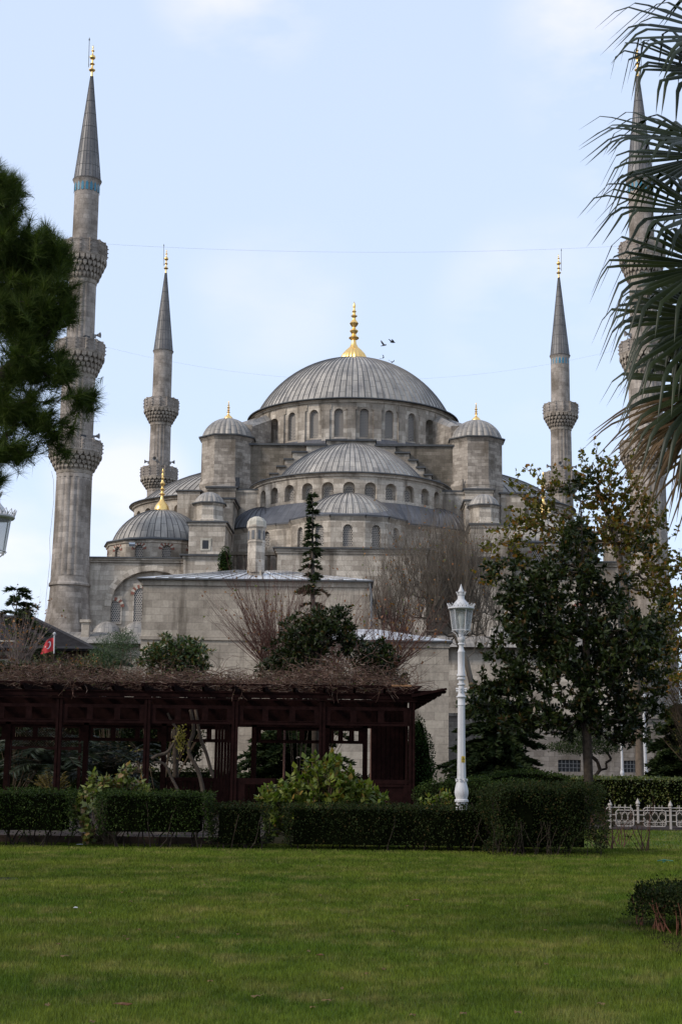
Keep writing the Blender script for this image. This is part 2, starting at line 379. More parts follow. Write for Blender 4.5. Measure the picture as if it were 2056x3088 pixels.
def cornice(mb, c, R0, z, n=64, a0=0, a1=2 * pi, sx=1, sy=1, w=.5):
    m2 = MB(); m2.lathe([(R0 - .1, z - .45), (R0 + w * .4, z - .3), (R0 + w * .5, z - .12), (R0 + w, z)], n, (0, 0), a0, a1)
    k = len(mb.v); mb.f += [tuple(i + k for i in f) for f in m2.f]; mb.u += m2.u
    mb.v += [(x * sx + c[0], y * sy + c[1], zz) for x, y, zz in m2.v]
def edge(mb, c, R0, z, inner, zi, n=64, a0=0, a1=2 * pi, sx=1, sy=1):
    m2 = MB(); m2.lathe([(R0, z), (R0 + .08, z + .08), (R0 + .02, z + .2), (inner, zi)], n, (0, 0), a0, a1)
    k = len(mb.v); mb.f += [tuple(i + k for i in f) for f in m2.f]; mb.u += m2.u
    mb.v += [(x * sx + c[0], y * sy + c[1], zz) for x, y, zz in m2.v]
def slab(mb, x0, x1, y0, y1, z, o=.3, t=.22):   # thin lead edge round the top of a block
    mb.box(x0 - o, x1 + o, y0 - o, y1 + o, z, z + t)

# ---- main dome, drum
ZD = 48.5
dome('main_dome', (0, 0), 13.7, 8.9, ZD + .3, 100, M['lead'], mosque, n=20, rib=.06)
finial('main_finial', (0, 0), ZD + 8.98, 9.0, 1.95, mosque, ribbed=True)
mb = MB(); edge(mb, (0, 0), 14.75, ZD, 13.5, ZD + .36, 96); mb.build('dome_eave', M['coping'], mosque)
mb = MB(); nW = 26; zb = ZL(1322, -14, 1060); f = ringf((0, 0), 14)
zw0, zs, = ZL(1317, -14), ZL(1248, -14)
for i in range(nW):
    s = (i + .5 - nW / 2) * 2 * pi * 14 / nW; sw = 2 * pi * 14 / nW / 2
    vis = abs(s / 14) < 2.0
    hole = (s, 1.25, zw0, zs, .75) if abs(s / 14) < R(44) else ((s, 1.9, zw0 - .3, zs - .5, .9) if vis else None)
    cell(mb, f, s - sw, s + sw, zb - .4, ZD - .3, hole, .45 if abs(s / 14) < R(44) else 1.0, 1 if hole else None, mosque, M['grille'] if abs(s / 14) < R(44) else M['stone'], 'window' if abs(s / 14) < R(44) else 'niche')
cornice(mb, (0, 0), 14, ZD, 78)
for i in range(nW):     # flat pilasters between windows
    a = (i) * 2 * pi / nW; a += 0
    T = Matrix.Rotation(a, 4, 'Z')
    mb.box(-.52, .52, -14.22, -13.9, zb - .4, ZD - 1.3, T)
    mb.box(-.75, .75, -14.12, -13.9, ZD - 1.3, ZD - .5, T)
mb.build('drum', M['stone'], mosque)
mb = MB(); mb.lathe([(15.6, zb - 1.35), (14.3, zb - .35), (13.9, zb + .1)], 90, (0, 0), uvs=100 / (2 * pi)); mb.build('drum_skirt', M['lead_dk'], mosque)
# flying buttresses from drum to the four towers
TX, TYF, TYB = 16.2, -13.2, 13.2
for sx in (-1, 1):
    for sy in (-1, 1):
        mb = MB(); me_ = MB()
        for (ax, ay, bx, by, zt0, zt1, wd) in ((11.6, 9.0, 14.0, 12.9, ZD - 1.7, ZD - 3.6, .95), (12.9, 5.9, 17.0, 8.0, ZD - 1.3, ZD - 2.9, 1.3)):
            a = Vector((ax * sx, ay * sy, 0)); b = Vector((bx * sx, by * sy, 0)); d = (b - a).normalized(); n_ = Vector((-d.y, d.x, 0)) * wd
            zlo = zb - 1.6; p = [a + n_, a - n_, b - n_, b + n_]; zt = [zt0, zt0, zt1, zt1]
            mid = [(p[1] + p[2]) / 2, (p[0] + p[3]) / 2]
            for i in range(4):
                q, r_ = p[i], p[(i + 1) % 4]
                mb.face([(q.x, q.y, zlo), (r_.x, r_.y, zlo), (r_.x, r_.y, zt[(i + 1) % 4]), (q.x, q.y, zt[i])])
            g0 = (a + Vector((0, 0, zt0 + .8))); g1 = (b + Vector((0, 0, zt1 + .5)))
            P4 = [Vector((q.x, q.y, z)) for q, z in zip(p, zt)]
            me_.face([P4[0], g0, g1, P4[3]]); me_.face([g0, P4[1], P4[2], g1]); mb.face([P4[2], P4[3], g1]); mb.face([P4[0], P4[1], g0])
            mb.box(b.x - 1.0, b.x + 1.0, b.y - 1.0, b.y + 1.0, zlo, zt1 + .2)
        bt_ = mb.build('buttress', M['stone_tower'], mosque); me_.build('buttress_roof', M['lead_small'], bt_)
# side roofs swelling outside the drum
# ---- square base
zc = ZL(1345, -14.6)
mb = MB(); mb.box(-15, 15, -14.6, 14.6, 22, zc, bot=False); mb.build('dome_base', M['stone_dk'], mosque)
mb = MB(); slab(mb, -15, 15, -14.6, 14.6, zc, .25, .25); mb.build('base_coping', M['coping'], mosque)
# stepped arch
mb = MB(); me_ = MB()
steps = [(3.15, ZL(1331, -15.7)), (5.75, ZL(1346, -15.7)), (7.5, ZL(1367, -15.7)), (8.5, ZL(1389, -15.7)), (9.45, ZL(1411, -15.7)), (10.35, ZL(1433, -15.7)), (11.4, ZL(1452, -15.7))]
for sx in (-1, 1):
    x0 = 0
    for i, (x1, z) in enumerate(steps):
        a, b = sorted((x0 * sx, x1 * sx))
        if i == 0: a, b = (0, x1) if sx > 0 else (-x1, 0)
        mb.box(a, b, -15.75, -14.6, 30, z, bot=False)
        me_.box(a - (.16 if i or sx < 0 else 0), b + (.16 if i or sx > 0 else 0), -16.05, -14.5, z, z + .2)
        x0 = x1 - .0
mb.build('stepped_arch', M['stone'], mosque); me_.build('arch_coping', M['coping'], mosque)
# ---- weight towers
def octa(r, c, n=8, rot=pi / 8): return [(c[0] + r * math.sin(rot + i * 2 * pi / n), c[1] - r * math.cos(rot + i * 2 * pi / n)) for i in range(n)]
zt, ztb = ZL(1312, TYF - 3.3, 683), 20
for (x, y) in ((-TX, TYF), (TX + .1, TYF), (-TX, TYB), (TX, TYB)):
    t = empty('weight_tower', (x, y, 0), 0, mosque)
    mb = MB(); mb.lathe([(3.62, ztb), (3.62, 36.3), (3.72, 36.9), (3.55, 37.4), (3.5, 37.6), (3.5, zt - .5), (3.62, zt - .3), (3.82, zt - .05)], 8, (0, 0), pi / 8 - pi / 4, pi / 8 - pi / 4 + 2 * pi); mb.build('wall', M['stone_tower'], t)
    mb = MB(); mb.prism(octa(3.95, (0, 0)), zt, zt + .16, bot=True); mb.build('eave', M['coping'], t)
    dome('dome', (0, 0), 3.45, 2.85, zt + .12, 26, M['lead_small'], t, lobe=.06, n=10)
    finial('finial', (0, 0), zt + 2.8, 2.6, .62, t)
    if y < 0:
        mb = MB(); sgn = 1 if x < 0 else -1
        mb.prism([(1.45, -3.1), (2.0, -3.1), (2.0, -3.3), (1.45, -3.3)] if sgn > 0 else [(-2.0, -3.1), (-1.9, -3.1), (-1.9, -3.3), (-2.0, -3.3)], ZL(1468, -17), ZL(1440, -17), bot=True); mb.build('slit', M['glassdk'], t)
# ---- semi domes
def semidome(c, R0, zdr, zsill, sx, sy, face_ang, a_dome, rise, name='semi_dome'):
    "half drum and half dome; face_ang rotates the half circle (0 = facing the viewer)"
    S = empty(name, (c[0], c[1], 0), face_ang, mosque)
    f0 = ringf((0, 0), R0, sy, sx)
    mb = MB(); n = 15
    for i in range(n):
        s = (i - (n - 1) / 2) * pi * R0 / n; sw = pi * R0 / n / 2
        cell(mb, f0, s - sw, s + sw, zsill - 1.2, zdr - .3, (s, 1.45, zsill + .25, zdr - 1.75, .75), .75, None)
        # inner recessed wall with the real window
        f1 = ringf((0, 0), R0 - .75, sy, sx)
        wb = MB(); w_ = 1.05; loop = [(s - w_ / 2, zsill + .4), (s + w_ / 2, zsill + .4)] + list(reversed(arc_pts(s, w_, zdr - 2.0, .55)))
        k_ = (R0 - .75) / R0
        wb.face([f1(x * k_, z, -.05) for x, z in loop], [(x - s + .12, z - zsill) for x, z in loop]); wb.build('window', M['grille'], S)
        big = [(s - .8, zsill + .2), (s + .8, zsill + .2), (s + .8, zdr - .8), (s - .8, zdr - .8)]
        mb.face([f1(x * k_, z, 0) for x, z in big], big)
    cornice(mb, (0, 0), R0, zdr, 60, -pi / 2, pi / 2, sx, sy)
    mb.build('drum', M['stone'], S)
    mb = MB(); edge(mb, (0, 0), R0 + .5, zdr, R0 - 2.8, zdr + .75, 60, -pi / 2, pi / 2, sx, sy); mb.build('eave', M['coping'], S)
    k = a_dome / (R0 - .3)
    dome('dome', (0, -.0), R0 - .25, rise, zdr + .22, 84, M['lead'], S, -pi / 2, pi / 2, sx=k * sx, sy=sy, n=12, rib=.05)
    return S
ZS = ZL(1428, -27.2); zsl = ZL(1509, -27.2)
semidome((0, -14.7), 12.5, ZS, zsl, 1, 1, 0, 10.1, 5.9)
for sx in (-1, 1):
    semidome((15 * sx, 0), 12.5, ZS, zsl, 1.0, 1.22, R(90) * sx, 10.8, 5.6)
# ---- buttress piers in front of the towers, small turrets
for sx in (-1, 1):
    b = empty('buttress_pier', (0, 0, 0), 0, mosque)
    def bx(mb, x0, x1, *a): mb.box(*(sorted((x0 * sx, x1 * sx)) + list(a)))
    mb = MB(); me_ = MB(); mr = MB()
    def blk(x0, x1, y0, y1, z, zlo=8, o=.3):
        bx(mb, x0, x1, y0, y1, zlo, z - .3); bx(mb, x0 - .12, x1 + .12, y0 - .12, y1 + .12, z - .3, z)
        bx(me_, x0 - o, x1 + o, y0 - o, y1 + o, z, z + .2)
    zA = ZL(1472, -19.6, 660); blk(14.4, 17.9, -19.6, -15.5, zA)
    a_, b_ = sorted((14.2 * sx, 18.1 * sx)); ap = (16.15 * sx, -17.6, zA + .9)
    q = [(a_, -19.8, zA + .2), (b_, -19.8, zA + .2), (b_, -15.3, zA + .2), (a_, -15.3, zA + .2)]
    for i in range(4): mr.face([q[i], q[(i + 1) % 4], ap])
    blk(14.1, 17.2, -25.5, -19.5, ZL(1508, -25, 680))
    blk(11.5, 14.6, -19.3, -14.0, ZL(1480, -19, 740), o=.15)
    zB = ZL(1581, -33); blk(14.2, 18.4, -33.2, -25.3, zB)
    zC = ZL(1682, -34); blk(13.9, 18.8, -34.2, -33.0, zC, o=.45)
    mb.build('masonry', M['stone'], b); me_.build('coping', M['coping'], b)
    mr.build('pier_roof', M['lead_small'], b)
    tx = -16.35 if sx < 0 else 15.9; tz = ZL(1527, -31)
    T = empty('turret', (tx, -31.0, 0), 0, mosque)
    mb = MB(); mb.lathe([(2.1, zB + .1), (2.1, zB + .45), (1.8, zB + .6), (1.75, tz - .3), (1.95, tz - .1), (2.0, tz)], 8, (0, 0), -pi / 8, -pi / 8 + 2 * pi); mb.build('wall', M['stone'], T)
    mb = MB(); mb.prism(octa(2.15, (0, 0)), tz, tz + .13, bot=True); mb.build('eave', M['coping'], T)
    dome('dome', (0, 0), 1.85, 1.45, tz + .1, 18, M['lead_small'], T, lobe=.07, n=8)
    # small square window with stone frame
    wz0, wz1 = ZL(1659, -33.3), ZL(1633, -33.3); xw = ML(620, 1640, -33.3)[0] if sx < 0 else 16.3
    mb = MB(); mb.box(xw - .36, xw + .36, -33.24, -33.1, wz0, wz1); mb.build('window', M['glassdk'], mosque)
    mb = MB()
    for (a1_, b1_, c1_, d1_) in ((-.62, -.36, wz0 - .2, wz1 + .25), (.36, .62, wz0 - .2, wz1 + .25), (-.36, .36, wz1, wz1 + .25), (-.36, .36, wz0 - .2, wz0)):
        mb.box(xw + a1_, xw + b1_, -33.27, -33.1, c1_, d1_)
    mb.build('window_frame', M['pale'], mosque)
# blocks between tower and side semi dome
for sx, xa, xb in ((-1, -22.3, -19.4), (1, 19.3, 22.3)):
    z_ = ZL(1487, -15); mb = MB(); mb.box(xa, xb, -15.2, -9, 15, z_); mb.build('side_block', M['stone'], mosque)
    mb = MB(); slab(mb, xa, xb, -15.2, -9, z_, .25, .2); mb.build('block_coping', M['coping'], mosque)
# ---- lead apron roof from the semi-dome drum down to the exedra walls
ZE = ZL(1592, -24, 800)
outl = []
for i in range(0, 13): # outline angle -90..90 of the lower walls, in the semi-dome's polar frame
    pass
apron = MB(); wall = MB()
def lowline():
    pts = [(-14.5, -17.5), (-14.3, -22.5), (-8.6, -26.9), (-6.9, -27.6), (-6.6, -30.0), (-4.6, -32.6), (-2.0, -33.6), (2.0, -33.6), (4.6, -32.6), (6.6, -30.0), (6.9, -27.6), (8.6, -26.9), (14.3, -22.5), (14.5, -17.5)]
    return pts
pl = lowline(); zaz = zsl - .1
def ang(p): return math.atan2(p[0], -(p[1] + 14.7))
for i in range(len(pl) - 1):
    a, b = pl[i], pl[i + 1]
    def inner(p):
        t = ang(p); t = max(-pi / 2, min(pi / 2, t)); return (12.6 * math.sin(t), -14.7 - 12.6 * math.cos(t), zaz)
    n = 5
    for k in range(n):
        g = [(a[0] + (b[0] - a[0]) * (k + j) / n, a[1] + (b[1] - a[1]) * (k + j) / n) for j in (0, 1)]
        ia, ib = inner(g[0]), inner(g[1])
        ta, tb = ang(g[0]) * 14, ang(g[1]) * 14
        apron.face([(g[0][0], g[0][1], ZE + .1), (g[1][0], g[1][1], ZE + .1), ib, ia], [(ta, 0), (tb, 0), (tb, 5), (ta, 5)])
    L_ = math.hypot(b[0] - a[0], b[1] - a[1]); dx, dy = (b[0] - a[0]) / L_, (b[1] - a[1]) / L_
    nx, ny = dy, -dx     # outward (towards viewer)
    ff = (lambda a, dx, dy, nx, ny: (lambda s, z, d: (a[0] + dx * s - nx * d, a[1] + dy * s - ny * d, z)))(a, dx, dy, nx, ny)
    zlo = ZL(1657, -33); hz0, hz1 = ZL(1650, -33), ZL(1600, -33)
    if i in (4, 5, 6, 7, 8): cell(wall, ff, 0, L_, 10, ZE - .3, (L_ / 2, 1.1, hz0, hz1, .65), .35, 1, mosque)
    elif i in (1, 11): 
        cell(wall, ff, 0, L_ * .5, 10, ZE - .3)
        cell(wall, ff, L_ * .5, L_, 10, ZE - .3, (L_ * .76, 1.15, ZL(1655, -25), ZL(1625, -25), .7), .35, 1, mosque)
    else: cell(wall, ff, 0, L_, 10, ZE - .3)
    # cornice + lead edge
    Lx = .35
    A = (a[0] + nx * Lx, a[1] + ny * Lx); B = (b[0] + nx * Lx, b[1] + ny * Lx)
    wall.face([(a[0], a[1], ZE - .6), (b[0], b[1], ZE - .6), (B[0], B[1], ZE - .1), (A[0], A[1], ZE - .1)])
    apron.face([(A[0], A[1], ZE - .1), (B[0], B[1], ZE - .1), (B[0], B[1], ZE + .1), (A[0], A[1], ZE + .1)], [(.0, 0), (.0, 0), (.0, .01), (.0, .01)])
    apron.face([(A[0], A[1], ZE + .1), (B[0], B[1], ZE + .1), (b[0], b[1], ZE + .12), (a[0], a[1], ZE + .12)])
wall.build('exedra_walls', M['stone'], mosque)
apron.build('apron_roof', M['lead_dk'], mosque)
# exedra half domes
zex = ZL(1575, -31)
dome('exedra_dome', (0, -27.0), 6.1, 3.6, ZE + .15, 44, M['lead'], mosque, -pi * .56, pi * .56, n=10, rib=.05)
for sx in (-1, 1):
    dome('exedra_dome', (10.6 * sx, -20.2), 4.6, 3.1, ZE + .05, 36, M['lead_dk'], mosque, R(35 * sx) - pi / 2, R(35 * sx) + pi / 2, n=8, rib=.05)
# ---- main facade below: blocks, cornices
zF = ZL(1657, -34.8)
mb = MB(); mb.box(-8.0, 9.0, -34.8, -27, 0, zF - .5); mb.box(-8.15, 9.15, -34.95, -27, zF - .5, zF - .25); mb.box(-8.3, 9.3, -35.1, -27, zF - .25, zF)
mb.build('front_wall', M['stone'], mosque)
mb = MB(); mb.box(-8.5, 9.5, -35.3, -27, zF, zF + .18); mb.build('wall_coping', M['coping'], mosque)
zG = ZL(1728, -30, 780)
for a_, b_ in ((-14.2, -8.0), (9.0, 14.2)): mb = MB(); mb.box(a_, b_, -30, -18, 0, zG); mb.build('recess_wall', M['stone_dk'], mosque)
# little colonnade in the recess
mb = MB()
for i in range(6):
    x = -13.4 + i * 1.0; mb.lathe([(.16, zG), (.16, zG + 2.0), (.26, zG + 2.3)], 8, (x, -28.5))
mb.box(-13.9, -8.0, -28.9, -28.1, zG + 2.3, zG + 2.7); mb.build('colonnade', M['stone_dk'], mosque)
# ---- corner domes
ZK = ZL(1626, -29, 486)
for sx, xc in ((-1, ML(486, 1600, -22)[0]), (1, ML(1638, 1600, -22)[0])):
    K = empty('corner_dome', (xc, -22, 0), 0, mosque)
    f = ringf((0, 0), 6.6); mb = MB(); n = 12; zk0, zk1 = ZL(1686, -29), ZL(1660, -29)
    for i in range(n):
        s = (i + .5 - n / 2) * 2 * pi * 6.6 / n + .0; sw = pi * 6.6 / n
        a0_, a1_ = (s - sw) / 6.6, (s + sw) / 6.6
        p0 = (6.6 * math.sin(a0_), -6.6 * math.cos(a0_)); p1 = (6.6 * math.sin(a1_), -6.6 * math.cos(a1_))
        L_ = math.hypot(p1[0] - p0[0], p1[1] - p0[1]); dx, dy = (p1[0] - p0[0]) / L_, (p1[1] - p0[1]) / L_; nx, ny = dy, -dx
        ff = (lambda a, dx, dy, nx, ny: (lambda s, z, d: (a[0] + dx * s - nx * d, a[1] + dy * s - ny * d, z)))(p0, dx, dy, nx, ny)
        if abs(s / 6.6) < R(100): cell(mb, ff, 0, L_, 15, ZK - .3, (L_ / 2, 1.05, ZL(1690, -29), ZL(1659, -29), .55), .3, 1, K, vous=.42)
        else: cell(mb, ff, 0, L_, 15, ZK - .3)
    cornice(mb, (0, 0), 6.6, ZK, 12, -pi, pi, w=.35); mb.build('drum', M['stone'], K)
    mb = MB(); edge(mb, (0, 0), 6.95, ZK, 5.7, ZK + .55, 12, -pi, pi); mb.build('eave', M['coping'], K)
    dome('dome', (0, 0), 5.95, 4.35, ZK + .3, 44, M['lead'], K, n=12, rib=.05)
    finial('finial', (0, 0), ZK + 4.5, 5.6, .95, K)
# ---- wings with cornice, blind arch, windows
zW = ZL(1692, -33)
for sx in (-1, 1):
    wg = empty('wing', (0, 0, 0), 0, mosque)
    mb = MB(); me_ = MB()
    x0, x1 = (-30.6, -18.8) if sx < 0 else (18.8, 30.9)
    ff = lambda s, z, d: (s, -33.2 + d, z)
    cx_, aw = (x0 + x1) / 2 - (.15 if sx < 0 else -.15), 9.6
    if sx < 0: cx_ = ML(462, 1800, -33)[0]
    apz = ZL(1722, -33); spz = ZL(1800, -33) - .2
    # outer plane with big pointed opening
    hole = (cx_, aw, ZL(1905, -33), spz - 1.2, apz - spz + 1.0)
    cell(mb, ff, x0, x1, 8, zW - .5, hole, .5, None)
    mb.box(x0, x1, -33.0, -26, zW - .5 - .001, zW - .5) if False else None
    mb.box(x0, x1, -32.7, -16, 8, zW - .45)
    mb.box(x0 - .1, x1 + .1, -33.4, -16, zW - .45, zW - .2); mb.box(x0 - .2, x1 + .2, -33.6, -16, zW - .2, zW)
    me_.box(x0 - .35, x1 + .35, -33.8, -16, zW, zW + .16)
    mb.build('wall', M['stone'], wg); me_.build('coping', M['coping'], wg)
    # arch ring stones
    mb = MB(); a_in = arc_pts(cx_, aw, spz - 1.2, apz - spz + 1.0, 24); a_out = arc_pts(cx_, aw + 1.5, spz - 1.2, apz - spz + 1.65, 24)
    for i in range(24):
        q = [a_in[i], a_in[i + 1], a_out[i + 1], a_out[i]]
        mb.face([(x, -33.26, z) for x, z in q], [(0, i * .55), (0, i * .55 + .55), (1, i * .55 + .55), (1, i * .55)])
        mb.face([(a_in[i][0], -33.26, a_in[i][1]), (a_in[i + 1][0], -33.26, a_in[i + 1][1]), (a_in[i + 1][0], -33.0, a_in[i + 1][1]), (a_in[i][0], -33.0, a_in[i][1])])
    mb.build('arch_ring', M['stone'], wg)
    fw = lambda s, z, d: (s, -32.95 + d, z)
    xw1, xw2, zt1, zb1 = ML(341, 1850, -32.7)[0], ML(424, 1850, -32.7)[0], ZL(1838, -32.7), ZL(1876, -32.7)
    if sx > 0: xw1, xw2 = -xw1, -xw2
    for xx, w_, zl_, zh_ in ((xw1, 1.85, zb1 - .3, zt1), (xw2, 1.5, zb1 - .3, ZL(1800, -32.7)), (2 * cx_ - xw1, 1.85, zb1 - .3, zt1)):
        mb = MB(); cell(mb, fw, xx - w_ / 2 - .15, xx + w_ / 2 + .15, zl_ - .2, zh_ + 1.3, (xx, w_, zl_, zh_, .75), .12, 1, wg, vous=.4)
        mb.build('window_surround', M['stone'], wg)
# gallery roofs and little gallery domes in front of the wings
zg1 = ZL(1903, -40, 330)
for sx in (-1, 1):
    g = empty('gallery', (0, 0, 0), 0, mosque)
    mb = MB(); a, b = sorted((31.5 * sx, 9 * sx)); mb.box(a, b, -42, -33.3, 0, zg1 - 1.4); mb.build('wall', M['stone'], g)
    mb = MB()
    mb.face([(a, -43.2, zg1 - 1.6), (b, -43.2, zg1 - 1.6), (b, -38.5, zg1), (a, -38.5, zg1)], [(a, 0), (b, 0), (b, 5), (a, 5)])
    mb.face([(a, -38.5, zg1), (b, -38.5, zg1), (b, -33.2, zg1 + .05), (a, -33.2, zg1 + .05)], [(a, 0), (b, 0), (b, 5), (a, 5)])
    mb.build('roof', M['lead_small'], g)
    for k in range(4):
        xx = (ML(326, 1880, -36)[0] + k * 3.3) if sx < 0 else -(ML(326, 1880, -36)[0] + k * 3.3)
        dome('dome', (xx, -36.2), 1.65, 1.4, zg1 + .0, 22, M['lead_small'], g, n=7, ribs=False)
    px_, pz = ML(262, 1870, -40); px_ = px_ if sx < 0 else -px_
    mb = MB(); mb.box(px_ - .42, px_ + .42, -40.6, -39.8, zg1 - 2, pz - .3); mb.box(px_ - .6, px_ + .6, -40.8, -39.6, pz - .3, pz); mb.build('pier', M['stone'], g)
# floodlight on the drum of the left corner dome
# ================================================================ MINARETS
def minaret(name, label, base, segs, balc, cone, zfin, rodside, tiles, xoff, fl=18):
    "segs: (z, r) shaft outline; balc: list of (zparapet top, zparapet bottom, zcorbel bottom, R); cone: (z0, z1, r)"
    t = empty(name, base); tag(t, label, 'minaret', 'tall fluted minarets round the mosque')
    lo = 0
    flute = lambda p, j: 1 - .05 * (1 - abs(math.sin(p * fl / 2)))
    cuts = [s for s in segs]
    # shaft pieces between balconies
    for i in range(len(cuts)):
        prof, fluted = cuts[i]
        mb = MB(); mb.lathe(prof, fl * 6 if fluted else 16, rad=flute if fluted else None); mb.build('shaft', M['stone_min'], t, smooth=28)
    for (zt_, zp, zc_, Rb, rs) in balc:
        b = MB(); n = 26; H_ = zp - zc_
        b.lathe([(rs * .98, zc_ - .5), (rs * 1.04, zc_ - .35), (rs * 1.04, zc_), (rs + (Rb - rs) * .25, zc_ + H_ * .3), (rs + (Rb - rs) * .45, zc_ + H_ * .55), (Rb - .3, zc_ + H_ * .85), (Rb + .02, zp - .25), (Rb + .06, zp), (rs * .9, zp + .02)], 48)
        for tier in range(4):
            r_ = rs + (Rb - rs) * (.2 + .25 * tier); z0 = zc_ + H_ * (.02 + .21 * tier); hh = H_ * .24
            for i in range(n):
                T = Matrix.Rotation((i + .5 * (tier % 2)) * 2 * pi / n, 4, 'Z'); wd = r_ * pi / n * .8
                x0, x1 = -wd, wd; y0, y1 = -(r_ + .16), -(r_ - .5)
                c_ = [T @ Vector(q) for q in ((x0, y0, z0 + hh * .45), (x1, y0, z0 + hh * .45), (x1, y0, z0 + hh), (x0, y0, z0 + hh), (0, y0 + .1, z0), (x0, y1, z0 + hh * .4), (x1, y1, z0 + hh * .4), (x0, y1, z0 + hh), (x1, y1, z0 + hh))]
                b.face([c_[0], c_[1], c_[2], c_[3]]); b.face([c_[4], c_[1], c_[0]]); b.face([c_[0], c_[3], c_[7], c_[5]]); b.face([c_[1], c_[6], c_[8], c_[2]])
                b.face([c_[4], c_[0], c_[5]]); b.face([c_[4], c_[6], c_[1]]); b.face([c_[3], c_[2], c_[8], c_[7]])
        bo = b.build('balcony', M['stone_min_dk'], t)
        pb = MB(); n = 14; hp = zt_ - zp
        for i in range(n):
            a0_, a1_ = i * 2 * pi / n, (i + 1) * 2 * pi / n
            p0 = Vector((Rb * math.sin(a0_), -Rb * math.cos(a0_), 0)); p1 = Vector((Rb * math.sin(a1_), -Rb * math.cos(a1_), 0))
            d = (p1 - p0); Lp = d.length; ang_ = math.atan2(d.y, d.x)
            T = Matrix.Translation(p0) @ Matrix.Rotation(ang_, 4, 'Z')
            pb.box(-.13, .13, -.12, .1, zp, zt_ + .06, T)
            for kz in (.18, .5, .8): pb.box(-.07, .07, -.27, -.12, zp + hp * kz - .05, zp + hp * kz + .06, T)
            pb.box(.13, Lp - .13, -.06, .06, zp, zp + .16, T); pb.box(.13, Lp - .13, -.07, .07, zt_ - .13, zt_, T)
            nb = 5
            for k in range(nb + 1): 
                xx = .13 + (Lp - .26) * k / nb; pb.box(xx - .075, xx + .075, -.035, .035, zp + .16, zt_ - .13, T)
            for k in range(1, 4): zz = zp + .16 + (hp - .29) * k / 4; pb.box(.13, Lp - .13, -.03, .03, zz - .08, zz + .08, T)
        pb.build('parapet', M['stone_min'], bo)
        # dark doorway to the gallery
        mb = MB(); mb.box(-.35, .35, -rs * 1.0, -rs * .8, zp + .05, zp + 1.9, Matrix.Rotation(R(35), 4, 'Z')); mb.build('doorway', M['glassdk'], bo)
    z0, z1, rc = cone
    mb = MB(); mb.lathe([(rc * .90, z0 - 1.35), (rc * .92, z0 - .5), (rc * .98, z0 - .25), (rc * 1.03, z0 - .05)], 40); mb.build('cornice', M['stone_min'], t, smooth=40)
    mb = MB(); mb.lathe([(rc * 1.04, z0 - .07), (rc * 1.06, z0 + .03), (rc * .96, z0 + .12)] + [(rc * .96 + (.17 - rc * .96) * k / 8, z0 + .12 + (z1 - z0 - .12) * k / 8) for k in range(1, 9)], 22, uvs=22 / (2 * pi)); co = mb.build('cone_roof', M['lead_cone'], t)
    mb = MB()
    for k in range(0, 22):
        a = (k) * 2 * pi / 22; d = Vector((math.sin(a), -math.cos(a), 0)); mb.tube([d * rc * .965 + Vector((0, 0, z0 + .12)), d * .18 + Vector((0, 0, z1))], .032, 3, .015)
    for k in range(1, 8):
        zz = z0 + (z1 - z0) * k / 8; rr = rc * .96 + (.17 - rc * .96) * k / 8; mb.lathe([(rr, zz - .04), (rr + .035, zz), (rr, zz + .04)], 22)
    mb.build('seams', M['coping'], co)
    if tiles:
        mb = MB(); n = 18
        for i in range(n):
            T = Matrix.Rotation((i + .5) * 2 * pi / n, 4, 'Z'); wd = rc * .9 * pi / n * .62; zz = z0 - 1.6
            mb.face([T @ Vector((x, -rc * .925, z)) for x, z in ((-wd, zz), (wd, zz), (wd, zz + .8), (0, zz + 1.15), (-wd, zz + .8))])
        mb.build('tile_band', M['tile'], t)
    finial('finial', (0, 0), z1 - .1, zfin - z1, .40, t, spike=1)
    mb = MB(); mb.tube([(rodside * .45, 0, z1 + 1.2), (rodside * .5, 0, zfin + .55)], .04, 5); mb.tube([(rodside * .5, 0, zfin + .5), (rodside * .5, 0, zfin + .85)], .11, 5, .02)
    for kz in (.35, .6): mb.tube([(0, 0, z1 + (zfin - z1) * kz), (rodside * .47, 0, z1 + (zfin - z1) * kz)], .025, 4)
    mb.build('lightning_rod', M['iron'], t)
    return t
def horn(t, z, r, a):
    T = Matrix.Rotation(a, 4, 'Z')
    mb = MB(); d = T @ Vector((0, -1, 0)); p = Vector((0, 0, z)) + d * r
    pts = [p, p + d * .35, p + d * .6, p + d * .75]; rr = [.07, .12, .24, .36]
    for i in range(3):
        for k in range(10):
            a0, a1 = k * 2 * pi / 10, (k + 1) * 2 * pi / 10; sd = T @ Vector((1, 0, 0)); up = Vector((0, 0, 1))
            f_ = lambda i, a: pts[i] + (sd * math.cos(a) + up * math.sin(a)) * rr[i]
            mb.face([f_(i, a0), f_(i, a1), f_(i + 1, a1), f_(i + 1, a0)])
    mb.box(-.1, .1, -(r + .2), -(r - .1), z - .35, z + .1, T)
    mb.build('loudspeaker', M['horn'], t)
